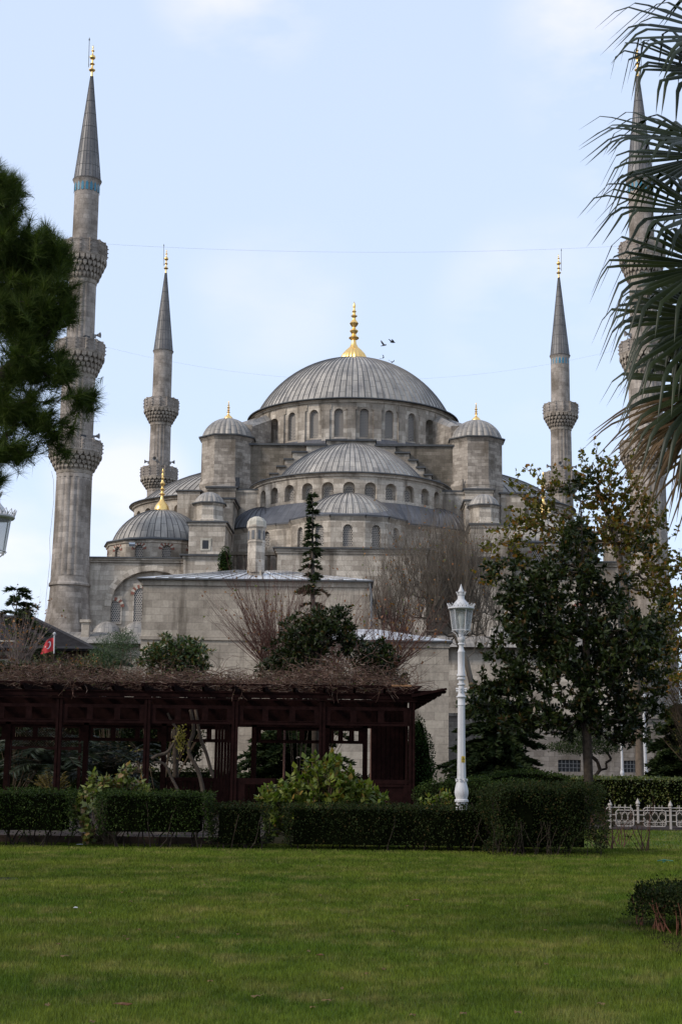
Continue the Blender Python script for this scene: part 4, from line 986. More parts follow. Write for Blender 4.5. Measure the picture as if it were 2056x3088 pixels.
# ================================================================ HEDGES
def hedge(label, x0, x1, y0, y1, h, mat, seed, leaf=.036, dens=1000, z0=0.0, stems=True, lift=.3, wav=.05, top=None, name='hedge', stemmat=None, rot=0, edge=0):
    "clipped hedge: leaf shell over a dark inside, bare stems below"
    r = np.random.default_rng(seed); t = empty(name, ((x0 + x1) / 2, (y0 + y1) / 2, z0), rot); tag(t, label, 'hedge'); c = np.array(t.location)
    hx, hy = (x1 - x0) / 2, (y1 - y0) / 2; hf = top or (lambda x: h)
    def wavy(p): 
        q = p.copy(); q[:, 0] += wav * np.sin(p[:, 2] * 7 + p[:, 1] * 3) ; q[:, 1] += wav * np.sin(p[:, 0] * 4.1 + p[:, 2] * 5) + wav * .6 * np.sin(p[:, 0] * 11); q[:, 2] += wav * .5 * np.sin(p[:, 0] * 5.3 + p[:, 1] * 4); return q
    A = [('f', 2 * hx * h), ('b', 2 * hx * h * .4), ('l', 2 * hy * h), ('r', 2 * hy * h), ('t', 4 * hx * hy)]
    pts = []; nr = []
    for k, ar in A:
        n = int(ar * dens); u, v = r.random(n), r.random(n) ** .85
        if k in 'fb': x = (u * 2 - 1) * hx; y = np.full(n, -hy if k == 'f' else hy); nn = [0, -1 if k == 'f' else 1, .2]
        elif k in 'lr': y = (u * 2 - 1) * hy; x = np.full(n, -hx if k == 'l' else hx); nn = [-1 if k == 'l' else 1, 0, .2]
        else: x = (u * 2 - 1) * hx; y = (r.random(n) * 2 - 1) * hy; nn = [0, 0, 1]
        H_ = np.array([hf(a) for a in x]); z = (H_ if k == 't' else lift * H_ * .6 + v * H_ * (1 - lift * .6))
        if k != 't':     # thin the leaves out below
            keep = r.random(n) < np.clip((z / H_ - lift * .25) / (lift + .05), .08, 1); x, y, z = x[keep], y[keep], z[keep]; n = len(x)
        dpt = r.random(n) ** 1.5 * .14 - r.random(n) ** 4 * .06; p = np.stack([x, y, z], 1) - np.array(nn) * dpt[:, None]
        rd = .10; pts.append(p); nr.append(np.tile(nn, (n, 1)))
    p = wavy(np.concatenate(pts)); nn = np.concatenate(nr); d = unit(nn * .5 + r.normal(size=p.shape) * .7 + np.array([0, 0, .25]))
    L_ = leaf * (.7 + .7 * r.random(len(p))); V, F = quads(p, d, L_, L_ * .62, r, .08); np_obj('foliage', V, F, mat, t)
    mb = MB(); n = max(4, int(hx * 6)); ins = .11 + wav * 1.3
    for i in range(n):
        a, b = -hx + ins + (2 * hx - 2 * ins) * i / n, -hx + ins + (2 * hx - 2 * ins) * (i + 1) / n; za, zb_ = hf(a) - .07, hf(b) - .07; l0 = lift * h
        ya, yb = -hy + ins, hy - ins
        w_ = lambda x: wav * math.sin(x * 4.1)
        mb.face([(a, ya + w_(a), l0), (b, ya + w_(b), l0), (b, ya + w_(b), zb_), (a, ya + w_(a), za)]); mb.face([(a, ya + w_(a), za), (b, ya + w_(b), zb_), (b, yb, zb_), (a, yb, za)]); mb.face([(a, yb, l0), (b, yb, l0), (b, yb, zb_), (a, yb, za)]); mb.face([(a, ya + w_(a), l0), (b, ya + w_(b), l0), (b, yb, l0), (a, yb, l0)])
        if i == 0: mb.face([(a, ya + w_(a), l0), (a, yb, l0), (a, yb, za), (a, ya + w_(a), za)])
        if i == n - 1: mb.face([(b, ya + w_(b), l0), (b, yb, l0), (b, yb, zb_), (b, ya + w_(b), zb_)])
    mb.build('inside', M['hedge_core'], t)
    if stems:
        S = []; ns = int(2 * hx * 9) + 3
        for i in range(ns):
            x = -hx + .1 + (2 * hx - .2) * r.random(); y = (r.random() * 1.2 - .72) * hy; p = np.array([x, y, 0.]); d = np.array([r.normal() * .25, r.normal() * .15, 1.])
            for s in range(4): q = p + unit(d + r.normal(size=3) * .2) * h * .22; S.append([*p, *q, .014 - .002 * s, .012 - .002 * s]); p = q
        for i in range(edge):     # stems showing along the visible faces
            if r.random() < .5 and rot: p = np.array([-hx + .03 + r.random() * .08, (r.random() * 2 - 1) * hy, 0.])
            else: p = np.array([(r.random() * 2 - 1) * hx, -hy + r.random() * .12, 0.])
            d = np.array([r.normal() * .3, r.normal() * .2, 1.]); th_ = .8 if rot else .6
            for s in range(4): q = p + unit(d + r.normal(size=3) * .15) * h * (.2 if rot else .13); S.append([*p, *q, (.011 - .0015 * s) * th_, (.0095 - .0015 * s) * th_]); p = q
        V, F = tubes(np.array(S)); np_obj('stems', V, F, stemmat or M['bark_dk'], t)
    return t
X = lambda px, py, Y: P(px, py, Y)[0]
YH0 = 27.3
hh = lambda py, Y: H(py, Y)
hedge('clipped green hedge at the far left of the lawn edge', X(-160, 2480, YH0), X(212, 2480, YH0), YH0, YH0 + 1.1, hh(2396, YH0), M['hedge'], 11)
hedge('taller clipped hedge just right of the leafy yellow-green shrub gap', X(288, 2480, YH0), X(626, 2480, YH0), YH0, YH0 + 1.1, hh(2398, YH0), M['hedge'], 12)
hedge('short low hedge piece stepping down from the taller one', X(630, 2480, YH0), X(808, 2480, YH0), YH0, YH0 + 1.0, hh(2431, YH0), M['hedge_dk'], 13, lift=.14)
hedge('long low clipped hedge in front of the street lamp', X(856, 2480, YH0), X(1495, 2480, YH0), YH0, YH0 + 1.1, hh(2431, YH0), M['hedge_dk'], 14, lift=.14)
tz = lambda x: hh(2366, 26.6) * (1 - .10 * max(0, (-.2 - x)) ** 1.5 - .0 * x)
hedge('large dark twiggy hedge block left of the white fence', X(1478, 2480, 26.6), X(1818, 2480, 26.6), 26.6, 28.4, hh(2366, 26.6), M['hedge_dk'], 15, lift=.12, top=tz, wav=.14, leaf=.036, dens=1900, edge=26)
hedge('low bushy hedge at the right edge of the foreground lawn', 3.27, 5.6, 12.6, 15.6, .43, M['hedge_dk'], 16, leaf=.026, dens=4600, lift=.40, edge=90, wav=.05, rot=R(12), stemmat=flat('rusty_stems', (.13, .05, .025), .9, 8))
hedge('far clipped hedge with yellowish top behind the white fence', X(1685, 2360, 52), X(2160, 2360, 52), 52, 53.6, hh(2336, 52), leafmat('yellowish_hedge_leaf', (.05, .07, .015), (.10, .12, .025), (.14, .12, .03), .5, .2, 1, .1), 17, leaf=.07, dens=260, stems=False, lift=.1)  # leaves paler and yellower than those of the nearer hedges
hedge('dark hedge seen through the back of the pergola', X(-120, 2360, 58), X(640, 2360, 58), 58, 59.2, hh(2328, 58), M['hedge_dk'], 18, leaf=.08, dens=160, stems=False, lift=.05)
hedge('long dark hedge below the stone building seen through the pergola', X(640, 2360, 62), X(1260, 2360, 62), 62, 63.2, hh(2338, 62), M['hedge'], 19, leaf=.08, dens=160, stems=False, lift=.05)
hedge('sloping mid-distance hedge between lamp and magnolia trunk', X(1420, 2360, 43), X(1720, 2360, 43), 43, 45.5, hh(2338, 43), M['hedge'], 20, leaf=.06, dens=330, stems=False, lift=.1, top=lambda x: hh(2338, 43) + .18 * math.sin(x * 1.3 + 1.2))
plane('planting_bed', 2.95, 6.2, 12.0, 16.0, .014, M['soil'])
# rounded shrubs
def shrub(name, label, blobs, n, leaf, mat, seed, cat_='shrub', asp=.55, stem=None, shell=.3, core=True, k=1):
    r = np.random.default_rng(seed); c0 = blobs[0][0]; base = np.array([c0[0], c0[1], 0.0]); pts = sample(blobs, n, r, shell); pts = pts[pts[:, 2] > .03]
    near = np.argmin(np.array([np.linalg.norm((pts - b[0]) / b[1], axis=1) for b in blobs]), 0); nrm = unit((pts - np.array([b[0] for b in blobs])[near]) / np.array([b[1] for b in blobs])[near])
    d = unit(nrm * .5 + r.normal(size=pts.shape) * .6 + np.array([0, 0, .2])); L_ = leaf * (.7 + .6 * r.random(len(pts)))
    S = []
    for b in blobs:
        for i in range(7):
            p = base + r.normal(size=3) * np.array([.08, .08, 0]); e = b[0] + r.normal(size=3) * b[1] * .4; m_ = (p + e) / 2 + r.normal(size=3) * .05; S += [[*p, *m_, .014, .010], [*m_, *e, .010, .005]]
    t = plant(name, label, cat_, base, np.array(S), stem or M['twig'], quads(pts, d, L_, L_ * asp, r, .06), mat, wn='stems', ln='foliage')
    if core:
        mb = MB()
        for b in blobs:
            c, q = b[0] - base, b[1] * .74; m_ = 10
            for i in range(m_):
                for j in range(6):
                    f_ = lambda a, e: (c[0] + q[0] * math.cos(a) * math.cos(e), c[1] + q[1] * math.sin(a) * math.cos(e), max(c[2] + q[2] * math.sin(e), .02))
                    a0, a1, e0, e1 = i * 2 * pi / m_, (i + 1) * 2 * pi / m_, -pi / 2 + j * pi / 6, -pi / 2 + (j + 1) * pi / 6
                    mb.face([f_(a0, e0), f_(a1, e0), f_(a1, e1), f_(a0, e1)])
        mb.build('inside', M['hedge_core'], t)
    return t
def whorls(name, label, blobs, n, mat, seed, leaf=.12, k=8, base=None, flower=False):
    "big-leaved shrub: leafy stem tips"
    r = np.random.default_rng(seed); tips = sample(blobs, n, r, .4); tips = tips[tips[:, 2] > .06]; c0 = blobs[0][0]; base = np.array(base if base is not None else [c0[0], c0[1], .0]); S = []; D = []
    for tp in tips:
        p = base + np.array([r.normal() * .12, r.normal() * .1, 0]); m_ = p * .4 + tp * .6; m_[2] = p[2] + (tp[2] - p[2]) * .45; S += [[*p, *m_, .009, .006], [*m_, *tp, .006, .004]]; D.append(unit(tp - m_))
    D = unit(np.array(D) * .6 + np.array([0, -.15, .6]))
    nk = len(tips) * k; b = np.repeat(tips, k, 0) - np.repeat(D, k, 0) * r.random((nk, 1)) * .16; d = unit(np.repeat(D, k, 0) * .35 + r.normal(size=(nk, 3)) * .75 + np.array([0, -.1, .05])); L_ = leaf * (.6 + .6 * r.random(nk))
    up = np.repeat(D, k, 0) + r.normal(size=(nk, 3)) * .3
    return plant(name, label, 'shrub', base, np.array(S), M['twig'], quads(b, d, L_, L_ * .66, r, -.06, nrm=up), mat, wn='stems', ln='foliage')
whorls('hydrangea', 'broad leafy light-green hydrangea in front of the pergola bench', [blob(980, 2400, 29.3, 140, 80, .7), blob(860, 2395, 29.3, 90, 55, .5), blob(1090, 2410, 29.3, 80, 55, .5), blob(975, 2320, 29.4, 85, 50, .5), blob(920, 2440, 29.2, 130, 60, .5), blob(1050, 2360, 29.4, 60, 45, .4), blob(820, 2450, 28.9, 40, 60, .3)], 560, M['hydrangea'], 31, .15, 10, base=[P(980, 2400, 29.3)[0], 29.3, 0])
whorls('hydrangea', 'leggy yellow-green hydrangea in the gap between the two left hedges', [blob(300, 2360, 28.7, 30, 45, .3), blob(360, 2350, 28.9, 45, 45, .3), blob(420, 2375, 28.9, 45, 35, .3), blob(250, 2430, 27.9, 30, 60, .25), blob(256, 2495, 27.6, 24, 40, .25), blob(290, 2375, 28.6, 34, 40, .25), blob(330, 2400, 28.9, 80, 30, .3)], 130, leafmat('pale_hydrangea_leaf', (.075, .10, .02), (.165, .18, .045), (.20, .12, .05), .5, .3, 3, .15), 32, .15, 9, base=[P(320, 2500, 28.6)[0], 28.6, 0])
whorls('hydrangea', 'small leafy shrub right at the foot of the street lamp', [blob(1330, 2405, 30.6, 55, 28, .3), blob(1300, 2420, 30.6, 45, 20, .3)], 34, M['hydrangea'], 33, .11, 8)
shrub('round_bush', 'rounded clipped bush left of the street lamp base', [blob(1335, 2400, 36, 95, 52, .9)], 5200, .045, M['hedge'], 34)
shrub('round_bush', 'rounded clipped bush right behind the street lamp base', [blob(1440, 2392, 35.5, 70, 52, .8)], 4200, .045, M['hedge'], 35)
shrub('round_bush', 'wide low bush between lamp and the dark hedge block', [blob(1570, 2395, 34, 130, 48, 1.0)], 5200, .045, M['hedge'], 36)
shrub('thuja', 'bushy green thuja at the right end of the pergola', [blob(1258, 2290, 43, 52, 105, .8), blob(1262, 2220, 43, 24, 60, .4), blob(1270, 2340, 43, 46, 70, .6)], 7000, .07, M['thuja'], 37, 'tree', .45)
# ================================================================ TREES
def tree(name, label, Y, trunk_px, blobs, ntips, leaf, mat, seed, bark, k=8, L_=.16, W=.055, rt=.006, up=.3, rmax=None, mode='ros', catn='tree', shell=.5, steps=3, spread=1.0, pw=.46, back=.1, jit=.06, clump=0):
    r = np.random.default_rng(seed); trunk = []
    for (px, py, *yy) in trunk_px: trunk.append(P(px, py, yy[0] if yy else Y))
    tips = sample(blobs, ntips if not clump else ntips // 9, r, shell)
    if clump: tips = np.repeat(tips, 9, 0) + np.clip(r.normal(size=(len(tips) * 9, 3)), -1.6, 1.6) * clump
    trunk[0][2] = min(trunk[0][2], 0.0)
    S, tp, td = skeleton(trunk, tips, rt, r, up=up, rmax=rmax, steps=steps, pw=pw, jit=jit)
    lv = rosettes(tp, td, k, L_, W, r, spread, back) if mode == 'ros' else needles(tp, td, k, L_, W, r, spread, back)
    return plant(name, label, catn, trunk[0], S, bark, lv, mat, sides=5), S, tp, td
YM = 45
tree('magnolia_tree', 'big dark glossy-leaved magnolia right of the street lamp', YM, [(1778, 2420), (1772, 2300), (1768, 2200), (1772, 2080), (1765, 1900), (1756, 1700), (1750, 1520)],
     [blob(1752, 1480, YM, 30, 75, .5), blob(1745, 1600, YM, 62, 75, .9), blob(1725, 1730, YM, 120, 80, 1.4), blob(1850, 1770, YM, 90, 70, 1.2), blob(1620, 1800, YM, 120, 110, 1.5), blob(1530, 1710, YM, 75, 40, .7), blob(1510, 1850, YM, 60, 50, .7),
      blob(1770, 1880, YM, 230, 110, 2.0), blob(1940, 1900, YM, 95, 90, 1.3), blob(1660, 1980, YM, 190, 110, 2.0), blob(1860, 2020, YM, 170, 110, 2.0), blob(1560, 2060, YM, 120, 80, 1.3), blob(1490, 2120, YM, 85, 75, 1.0), blob(1580, 2160, YM, 80, 40, 1.0), blob(1910, 2140, YM, 80, 70, 1.0), blob(1740, 2130, YM, 150, 70, 1.5), blob(1690, 2185, YM, 120, 45, 1.2), blob(1870, 2190, YM, 110, 40, 1.2), blob(1930, 1640, YM, 30, 40, .3)],
     2500, None, M['magnolia'], 41, M['bark_dk'], k=11, L_=.21, W=.085, rt=.0042, rmax=.17, spread=1.1, back=.2, clump=.21)
YP = 54.6
tree('plane_tree', 'tall thin-leaved yellowing plane tree behind the magnolia', YP, [(1930, 2440), (1928, 2300), (1922, 2100), (1900, 1900), (1880, 1750), (1850, 1600), (1800, 1480)],
     [blob(1778, 1400, YP, 38, 75, 1), blob(1765, 1490, YP, 60, 70, 1), blob(1855, 1420, YP, 35, 60, 1), blob(1860, 1520, YP, 80, 80, 1.5), blob(1640, 1470, YP, 55, 70, 1), blob(1600, 1570, YP, 80, 70, 1.4), blob(1530, 1640, YP, 70, 50, 1.2), blob(1930, 1560, YP, 80, 90, 1.6), blob(1960, 1700, YP, 90, 120, 2),
      blob(1740, 1620, YP, 120, 90, 2), blob(2040, 1820, YP, 70, 160, 2), blob(1990, 2000, YP, 90, 120, 2), blob(1480, 1700, YP, 45, 40, 1), blob(1555, 1440, YP, 25, 30, .5)],
     1350, None, M['plane'], 42, M['bark_pale'], k=6, L_=.19, W=.14, rt=.0062, rmax=.26, back=.5, spread=1.4, clump=.38)
r_ = np.random.default_rng(43)
# tall bare tree with upright brown shoots
YB = 90
def bare_tree(label, Y, trunks, n, L_, spread, rad, seed, mat, leafm=None, nleaf=0, leaf=.12, side=3, curve=.5, base=None, name='bare_tree', cat_='tree', lean=(0, 0, 0), bark=None, tr=.1, wob=.08):
    r = np.random.default_rng(seed); S0 = []; starts = []
    for path in trunks:
        pts = [P(px, py, Y + (i % 3 - 1) * .4) for i, (px, py) in enumerate(path)]
        for i in range(len(pts) - 1):
            a, b = tr * (1 - i / len(pts)) + rad, tr * (1 - (i + 1) / len(pts)) + rad; S0.append([*pts[i], *pts[i + 1], a, b])
            if i >= len(pts) // 3:
                for f in (0, .33, .66, 1): starts.append(pts[i] + (pts[i + 1] - pts[i]) * f)
    S, tp, td = broom(np.array(starts), n, r, L_, spread, rad, curve, side, lean=lean, wob=wob)
    b0 = np.array(S0[0][:3]); b0[2] = min(b0[2], 0); S0.insert(0, [*b0, *S0[0][:3], S0[0][6], S0[0][6]])
    lv = None
    if nleaf:
        i = r.integers(0, len(tp), nleaf); lv = quads(tp[i] - td[i] * r.random((nleaf, 1)) * .4, unit(r.normal(size=(nleaf, 3)) + np.array([0, 0, -.6])), leaf * (.7 + .6 * r.random(nleaf)), leaf * .6, r, .1)
    return plant(name, label, cat_, b0, np.concatenate([np.array(S0), S]), mat, lv, leafm, wn='branches', ln='leaves')
r_ = np.random.default_rng(44); Yq = 134
tk = [P(*q, Yq) for q in ((1440, 2350), (1438, 2200), (1425, 2080), (1405, 1990), (1375, 1920))]; tk[0][2] = 0
bl_ = [blob(1290, 1740, Yq, 120, 90, 3), blob(1400, 1760, Yq, 80, 90, 3), blob(1290, 1850, Yq, 150, 110, 3), blob(1200, 1900, Yq, 90, 90, 2.5), blob(1400, 1850, Yq, 110, 120, 3), blob(1450, 1900, Yq, 70, 90, 2), blob(1150, 1850, Yq, 60, 70, 2), blob(1480, 1800, Yq, 50, 60, 2)]
S1, tp1, td1 = skeleton(tk, sample(bl_, 230, r_, .5), .026, r_, up=.3, steps=3, rmax=.4, pw=.42)
S2, tp2, td2 = broom(tp1, 1500, r_, 6.5, .34, .017, .6, 3, wob=.12)
i_ = r_.integers(0, len(tp2), 700); lv = quads(tp2[i_] - td2[i_] * r_.random((700, 1)) * .6, unit(r_.normal(size=(700, 3)) + np.array([0, 0, -.6])), .22, .15, r_, .1)
plant('bare_tree', 'tall leafless tree with dense upright brown shoots before the mosque', 'tree', tk[0], np.concatenate([S1, S2]), flat('pale_brown_twigs', (.135, .112, .088), .9, 1, .35, spec=.1), lv, M['autumn'], wn='branches', ln='leaves')
sh = lambda *p: [list(p)]
bare_tree('red-twigged bare bush fanning out left behind the pergola', 50, [[(860, 2120), (830, 2040), (790, 1990)], [(870, 2120), (850, 2020), (840, 1970)]], 170, 3.8, .66, .010, 45, M['twig_red'], M['autumn'], 130, .11, name='bare_bush', cat_='bush', tr=.03, lean=(-.35, 0, 0), curve=.45)
bare_tree('red-twigged bare bush fanning out right behind the pergola end', 50, [[(1120, 2120), (1150, 2050), (1190, 2010)], [(1100, 2120), (1130, 2040)]], 150, 3.1, .68, .010, 46, M['twig_red'], M['autumn'], 260, .12, name='bare_bush', cat_='bush', tr=.03, lean=(.4, 0, 0), curve=.35)
bare_tree('bare red-brown bush in the middle around the small magnolia', 51, [[(960, 2120), (960, 2000)], [(1010, 2120), (1020, 1990)]], 150, 3.2, .72, .010, 47, M['twig_red'], M['autumn'], 160, .11, name='bare_bush', cat_='bush', tr=.03)
bare_tree('pinkish bare shrub at the left edge above the pergola roof', 54, [[(30, 2130), (50, 2040), (60, 1990)], [(-40, 2130), (-30, 2000)]], 90, 2.6, .5, .012, 48, M['twig_grey'], M['autumn'], 320, .11, name='bare_bush', cat_='bush', tr=.03)
bare_tree('greenish bramble thicket below the flag', 52, [[(150, 2130), (150, 2060)], [(220, 2130), (230, 2070)], [(290, 2130), (290, 2080)]], 120, 1.6, .6, .011, 49, M['twig'], leafmat('bramble_leaf', (.06, .08, .02), (.13, .12, .03), (.2, .08, .02), .6, .3, 2, .3), 900, .09, name='bramble', cat_='bush', tr=.03)
bare_tree('bare twiggy shrub at the right edge below the palm', 56, [[(2060, 2350), (2060, 2200), (2080, 2100)], [(2110, 2350), (2110, 2100)]], 110, 3.2, .5, .013, 50, M['twig'], M['plane'], 500, .12, name='bare_bush', cat_='bush', lean=(-.35, 0, 0), tr=.04)
# smaller magnolias behind the pergola
def mag(label, Y, tr, blobs, n, seed, mat=None, L_=.19): return tree('magnolia_tree', label, Y, tr, blobs, int(n * 1.6), None, mat or M['magnolia'], seed, M['bark_dk'], k=9, L_=L_, W=.062, rt=.006)
MG_ = 1
mag('small dark magnolia rising behind the middle of the pergola', 47, [(950, 2500), (950, 2200), (955, 2050), (955, 1950)], [blob(940, 1905, 47, 95, 75, 1.2), blob(1010, 1880, 47, 60, 55, .8), blob(890, 1970, 47, 95, 65, 1), blob(1060, 1940, 47, 50, 60, .7), blob(1030, 1850, 47, 30, 35, .4), blob(860, 2020, 47, 90, 40, 1)], 400, 51)
mag('low dark magnolia just left of the lower stone annex', 47.5, [(1130, 2500), (1130, 2200), (1130, 2080)], [blob(1130, 1985, 47.5, 75, 60, .8), blob(1150, 2050, 47.5, 85, 45, .8)], 190, 52)
mag('round-topped magnolia bush behind the pergola left of the red twigs', 48, [(530, 2500), (530, 2200), (530, 2060)], [blob(520, 1960, 48, 85, 50, 1), blob(590, 1965, 48, 55, 40, .8), blob(470, 1990, 48, 60, 50, .8), blob(560, 2010, 48, 80, 45, 1)], 260, 53, leafmat('magnolia_leaf_light', (.028, .05, .016), (.06, .085, .025), (.12, .085, .025), .35, .15, 1, .2))
r_ = np.random.default_rng(54)
shrub('feathery_bush', 'soft grey-green pine bush below the near left minaret', [blob(345, 1975, 53, 75, 65, 1.2), blob(380, 1930, 53, 40, 35, .7), blob(300, 2020, 53, 60, 60, 1)], 6500, .14, leafmat('soft_needles', (.03, .055, .022), (.06, .09, .035), None, .6, .15, 1), 54, 'bush', .12, shell=.5, core=False)
MX_ = leafmat('mixed_leaf', (.03, .038, .014), (.06, .055, .022), (.11, .05, .02), .6, .2, 1, .25)
for lb_, bl0, sd_ in (('low mixed dark shrub behind the left end of the pergola roof', [blob(60, 2040, 50, 160, 50, 1), blob(250, 2045, 50, 150, 50, 1)], 551), ('low mixed dark shrub behind the pergola roof below the round magnolia bush', [blob(500, 2065, 50, 130, 45, 1), blob(640, 2075, 50, 110, 38, 1)], 552), ('low mixed dark shrub behind the right half of the pergola roof', [blob(900, 2060, 50, 150, 42, 1), blob(1080, 2065, 50, 110, 38, 1)], 553)):
    shrub('dark_shrub', lb_, bl0, 3200, .09, MX_, sd_, 'shrub')
# conifers
rr = np.random.default_rng(60)
b_ = P(946, 2330, 66); b_[2] = 0
conifer('spruce_tree', 'slender young spruce standing before the bright-roofed building', b_, P(942, 1478, 66), 1.65, rr, M['spruce'], levels=22, per=5, droop=.75, nl=.22, wl=.055, bare=.28, pw=1.0, dens=1.1)
b_ = P(45, 2330, 72); b_[2] = 0
conifer('cedar_tree', 'flat-boughed cedar at the left edge beside the timber house', b_, P(52, 1768, 72), 4.6, rr, M['spruce'], levels=8, per=6, droop=.6, nl=.3, wl=.07, bare=.4, pw=.62, dens=2.4)
b_ = P(1500, 2350, 56); b_[2] = 0
conifer('cedar_tree', 'spreading dark cedar just right of the street lamp post', b_, P(1500, 2060, 56), 2.3, rr, M['spruce'], levels=9, per=13, droop=.5, nl=.27, wl=.09, bare=.12, pw=.35, dens=2.4)
b_ = P(2040, 2350, 58); b_[2] = 0
conifer('cedar_tree', 'dark low cedar at the right edge behind the far hedge', b_, P(2060, 2120, 58), 1.5, rr, M['spruce'], levels=10, per=13, droop=.5, nl=.27, wl=.09, bare=.1, pw=.4, dens=2.4)
b_ = P(880, 2330, 60); b_[2] = 0
conifer('cedar_tree', 'dark cedar glimpsed through the right bays of the pergola', b_, P(900, 2120, 60), 2.6, rr, M['spruce'], levels=9, per=13, droop=.5, nl=.27, wl=.09, bare=.25, pw=.3, dens=2.2)
shrub('cypress', 'small dark cypress beside the left turret of the mosque', [blob(678, 1700, 150, 20, 55, .7), blob(680, 1745, 150, 23, 60, .8)], 2600, .22, M['thuja'], 62, 'tree', .4)
# cloud-pruned pine with crooked trunk
r_ = np.random.default_rng(63); bl_ = [blob(1760, 2255, 60, 118, 22, 1.4), blob(1790, 2225, 60, 105, 24, 1.2), blob(1760, 2200, 60, 60, 22, .8)]
pts = sample(bl_, 6000, r_, .3); tr = [P(*q, 60) for q in ((1786, 2400), (1790, 2345), (1808, 2322), (1800, 2296), (1782, 2280), (1770, 2255))]; tr2 = [P(*q, 60.2) for q in ((1808, 2322), (1828, 2318), (1826, 2300), (1842, 2290), (1832, 2272), (1815, 2255))]
S = [[*a, *b, .075, .065] for a, b in zip(tr[:-1], tr[1:])] + [[*a, *b, .05, .045] for a, b in zip(tr2[:-1], tr2[1:])]; S[0][2] = 0
plant('topiary_pine', 'flat-crowned pruned pine with crooked bare trunk behind the magnolia', 'tree', [tr[0][0], 60, 0], np.array(S), M['bark_dk'], quads(pts, unit(r_.normal(size=pts.shape) + np.array([0, 0, .6])), .12, .035, r_), M['spruce'])
# ---- foreground pine, upper left
YA = 12.0
bl_ = [blob(-10, 600, YA, 85, 95, .5), blob(30, 560, YA, 40, 50, .3), blob(70, 760, YA, 160, 85, .6), blob(170, 760, YA, 60, 60, .3), blob(60, 920, YA, 170, 120, .6), blob(200, 900, YA, 48, 90, .3), blob(90, 1090, YA, 130, 90, .5), blob(205, 1110, YA, 38, 60, .25), blob(258, 1205, YA, 62, 40, .25), blob(60, 1230, YA, 130, 70, .4), blob(160, 1290, YA, 70, 40, .3), blob(20, 1360, YA, 100, 50, .4), blob(-20, 1440, YA, 60, 25, .3), blob(190, 1345, YA, 30, 35, .2), blob(-260, 900, YA, 200, 380, 1.0), blob(-560, 800, YA + .5, 260, 420, 1.2)]
r_ = np.random.default_rng(70); trunk = [np.array([-4.6, 12.3, 0]), np.array([-4.5, 12.3, 2.5]), np.array([-4.4, 12.2, 4.0]), np.array([-4.3, 12.2, 5.5]), np.array([-4.2, 12.1, 6.8])]
limb = [P(-420, 1350, 12), P(-200, 1270, 12), P(0, 1140, 12), P(75, 1080, 12), P(115, 1000, 12)]; limb2 = [P(-420, 1020, 12), P(-150, 870, 12), P(60, 800, 12)]
tips = np.concatenate([sample(bl_[:5], 680, r_, .62), sample(bl_[5:-2], 340, r_, .62), sample(bl_[-2:], 420, r_, .6)])
S, tp, td = skeleton(trunk + limb, tips, .0028, r_, up=.25, steps=3, rmax=.16, pw=.47)
td = unit(td + np.array([.12, 0, .30]) + r_.normal(size=td.shape) * .15)
nd = [needles(tp, td, 84, .14, .0042, r_, .55, .09)]
mid = tp - td * .12; nd.append(needles(mid, td, 40, .13, .0042, r_, .7, .14))
V, F = cat(nd)
plant('pine_tree', 'dark long-needled pine whose branches fill the upper left edge', 'tree', trunk[0], S, M['bark_dk'], (V, F), M['pine'], wn='branches', ln='needles')
# ---- palm, upper right
YPm = 9.0
palm = empty('fan_palm', (P(2500, 700, YPm)[0], YPm + .2, 0)); tag(palm, 'fan palm whose drooping fronds hang in from the upper right edge', 'palm tree'); PB = np.array(palm.location)
crown = P(2470, 760, YPm + .2)
def fan_leaf(hub, ax, up_, size, droop, r, mat, nseg=34, span=125, name='frond', wseg=.03, hang=1.0):
    hub = np.array(hub); ax = unit(np.array(ax, float)); sd = unit(np.cross(ax, up_)); up_ = np.cross(sd, ax); V = []; F = []
    for k in range(nseg):
        th = R(-span + 2 * span * k / (nseg - 1)) + r.normal() * .02; d = ax * math.cos(th) + sd * math.sin(th); d = unit(d + up_ * (.10 * abs(math.sin(th)) + r.normal() * .03)); l = size * (.72 + .28 * math.cos(th * .7)) * (.88 + .2 * r.random()); n = 10; pr = hub.copy(); s_ = unit(np.cross(d, up_)); i0 = len(V); brk = .50 + .28 * r.random()
        for j in range(n + 1):
            t = j / n; wdt = wseg * (min(1, t / .28 + .12) if t < .45 else (1 - (t - .45) / .55) ** .8) + .001
            g = 0 if t < brk else (t - brk) / (1 - brk); dd = unit(d * (1 - .7 * min(1, g * 2.2) * droop) + np.array([0, 0, -1.25]) * droop * min(1, g * 2.2) + np.array([0, 0, -.12 * t * droop]))
            if j: pr = pr + dd * l / n
            u2 = unit(np.cross(s_, dd)); V += [pr - s_ * wdt * .5 - u2 * wdt * .18, pr + u2 * 0, pr + s_ * wdt * .5 - u2 * wdt * .18]
            if j: a = i0 + (j - 1) * 3; F += [[a, a + 1, a + 4, a + 3], [a + 1, a + 2, a + 5, a + 4]]
    # petiole
    o_ = np_obj(name, np.array(V) - PB, np.array(F), mat, palm)
    st = crown + np.array([0, 0, -.1]); S = []; p = st
    for j in range(6):
        f = (j + 1) / 6; q = st + (hub - st) * f + np.array([0, 0, .12 * math.sin(pi * f)]); S.append([*p, *q, .014, .012]); p = q
    V2, F2 = tubes(np.array(S)); np_obj('petiole', V2 - PB, F2, mat, o_)
r_ = np.random.default_rng(80)
def img_dir(a, tow): a = R(a); return np.array([math.cos(a), -tow, math.sin(a)])
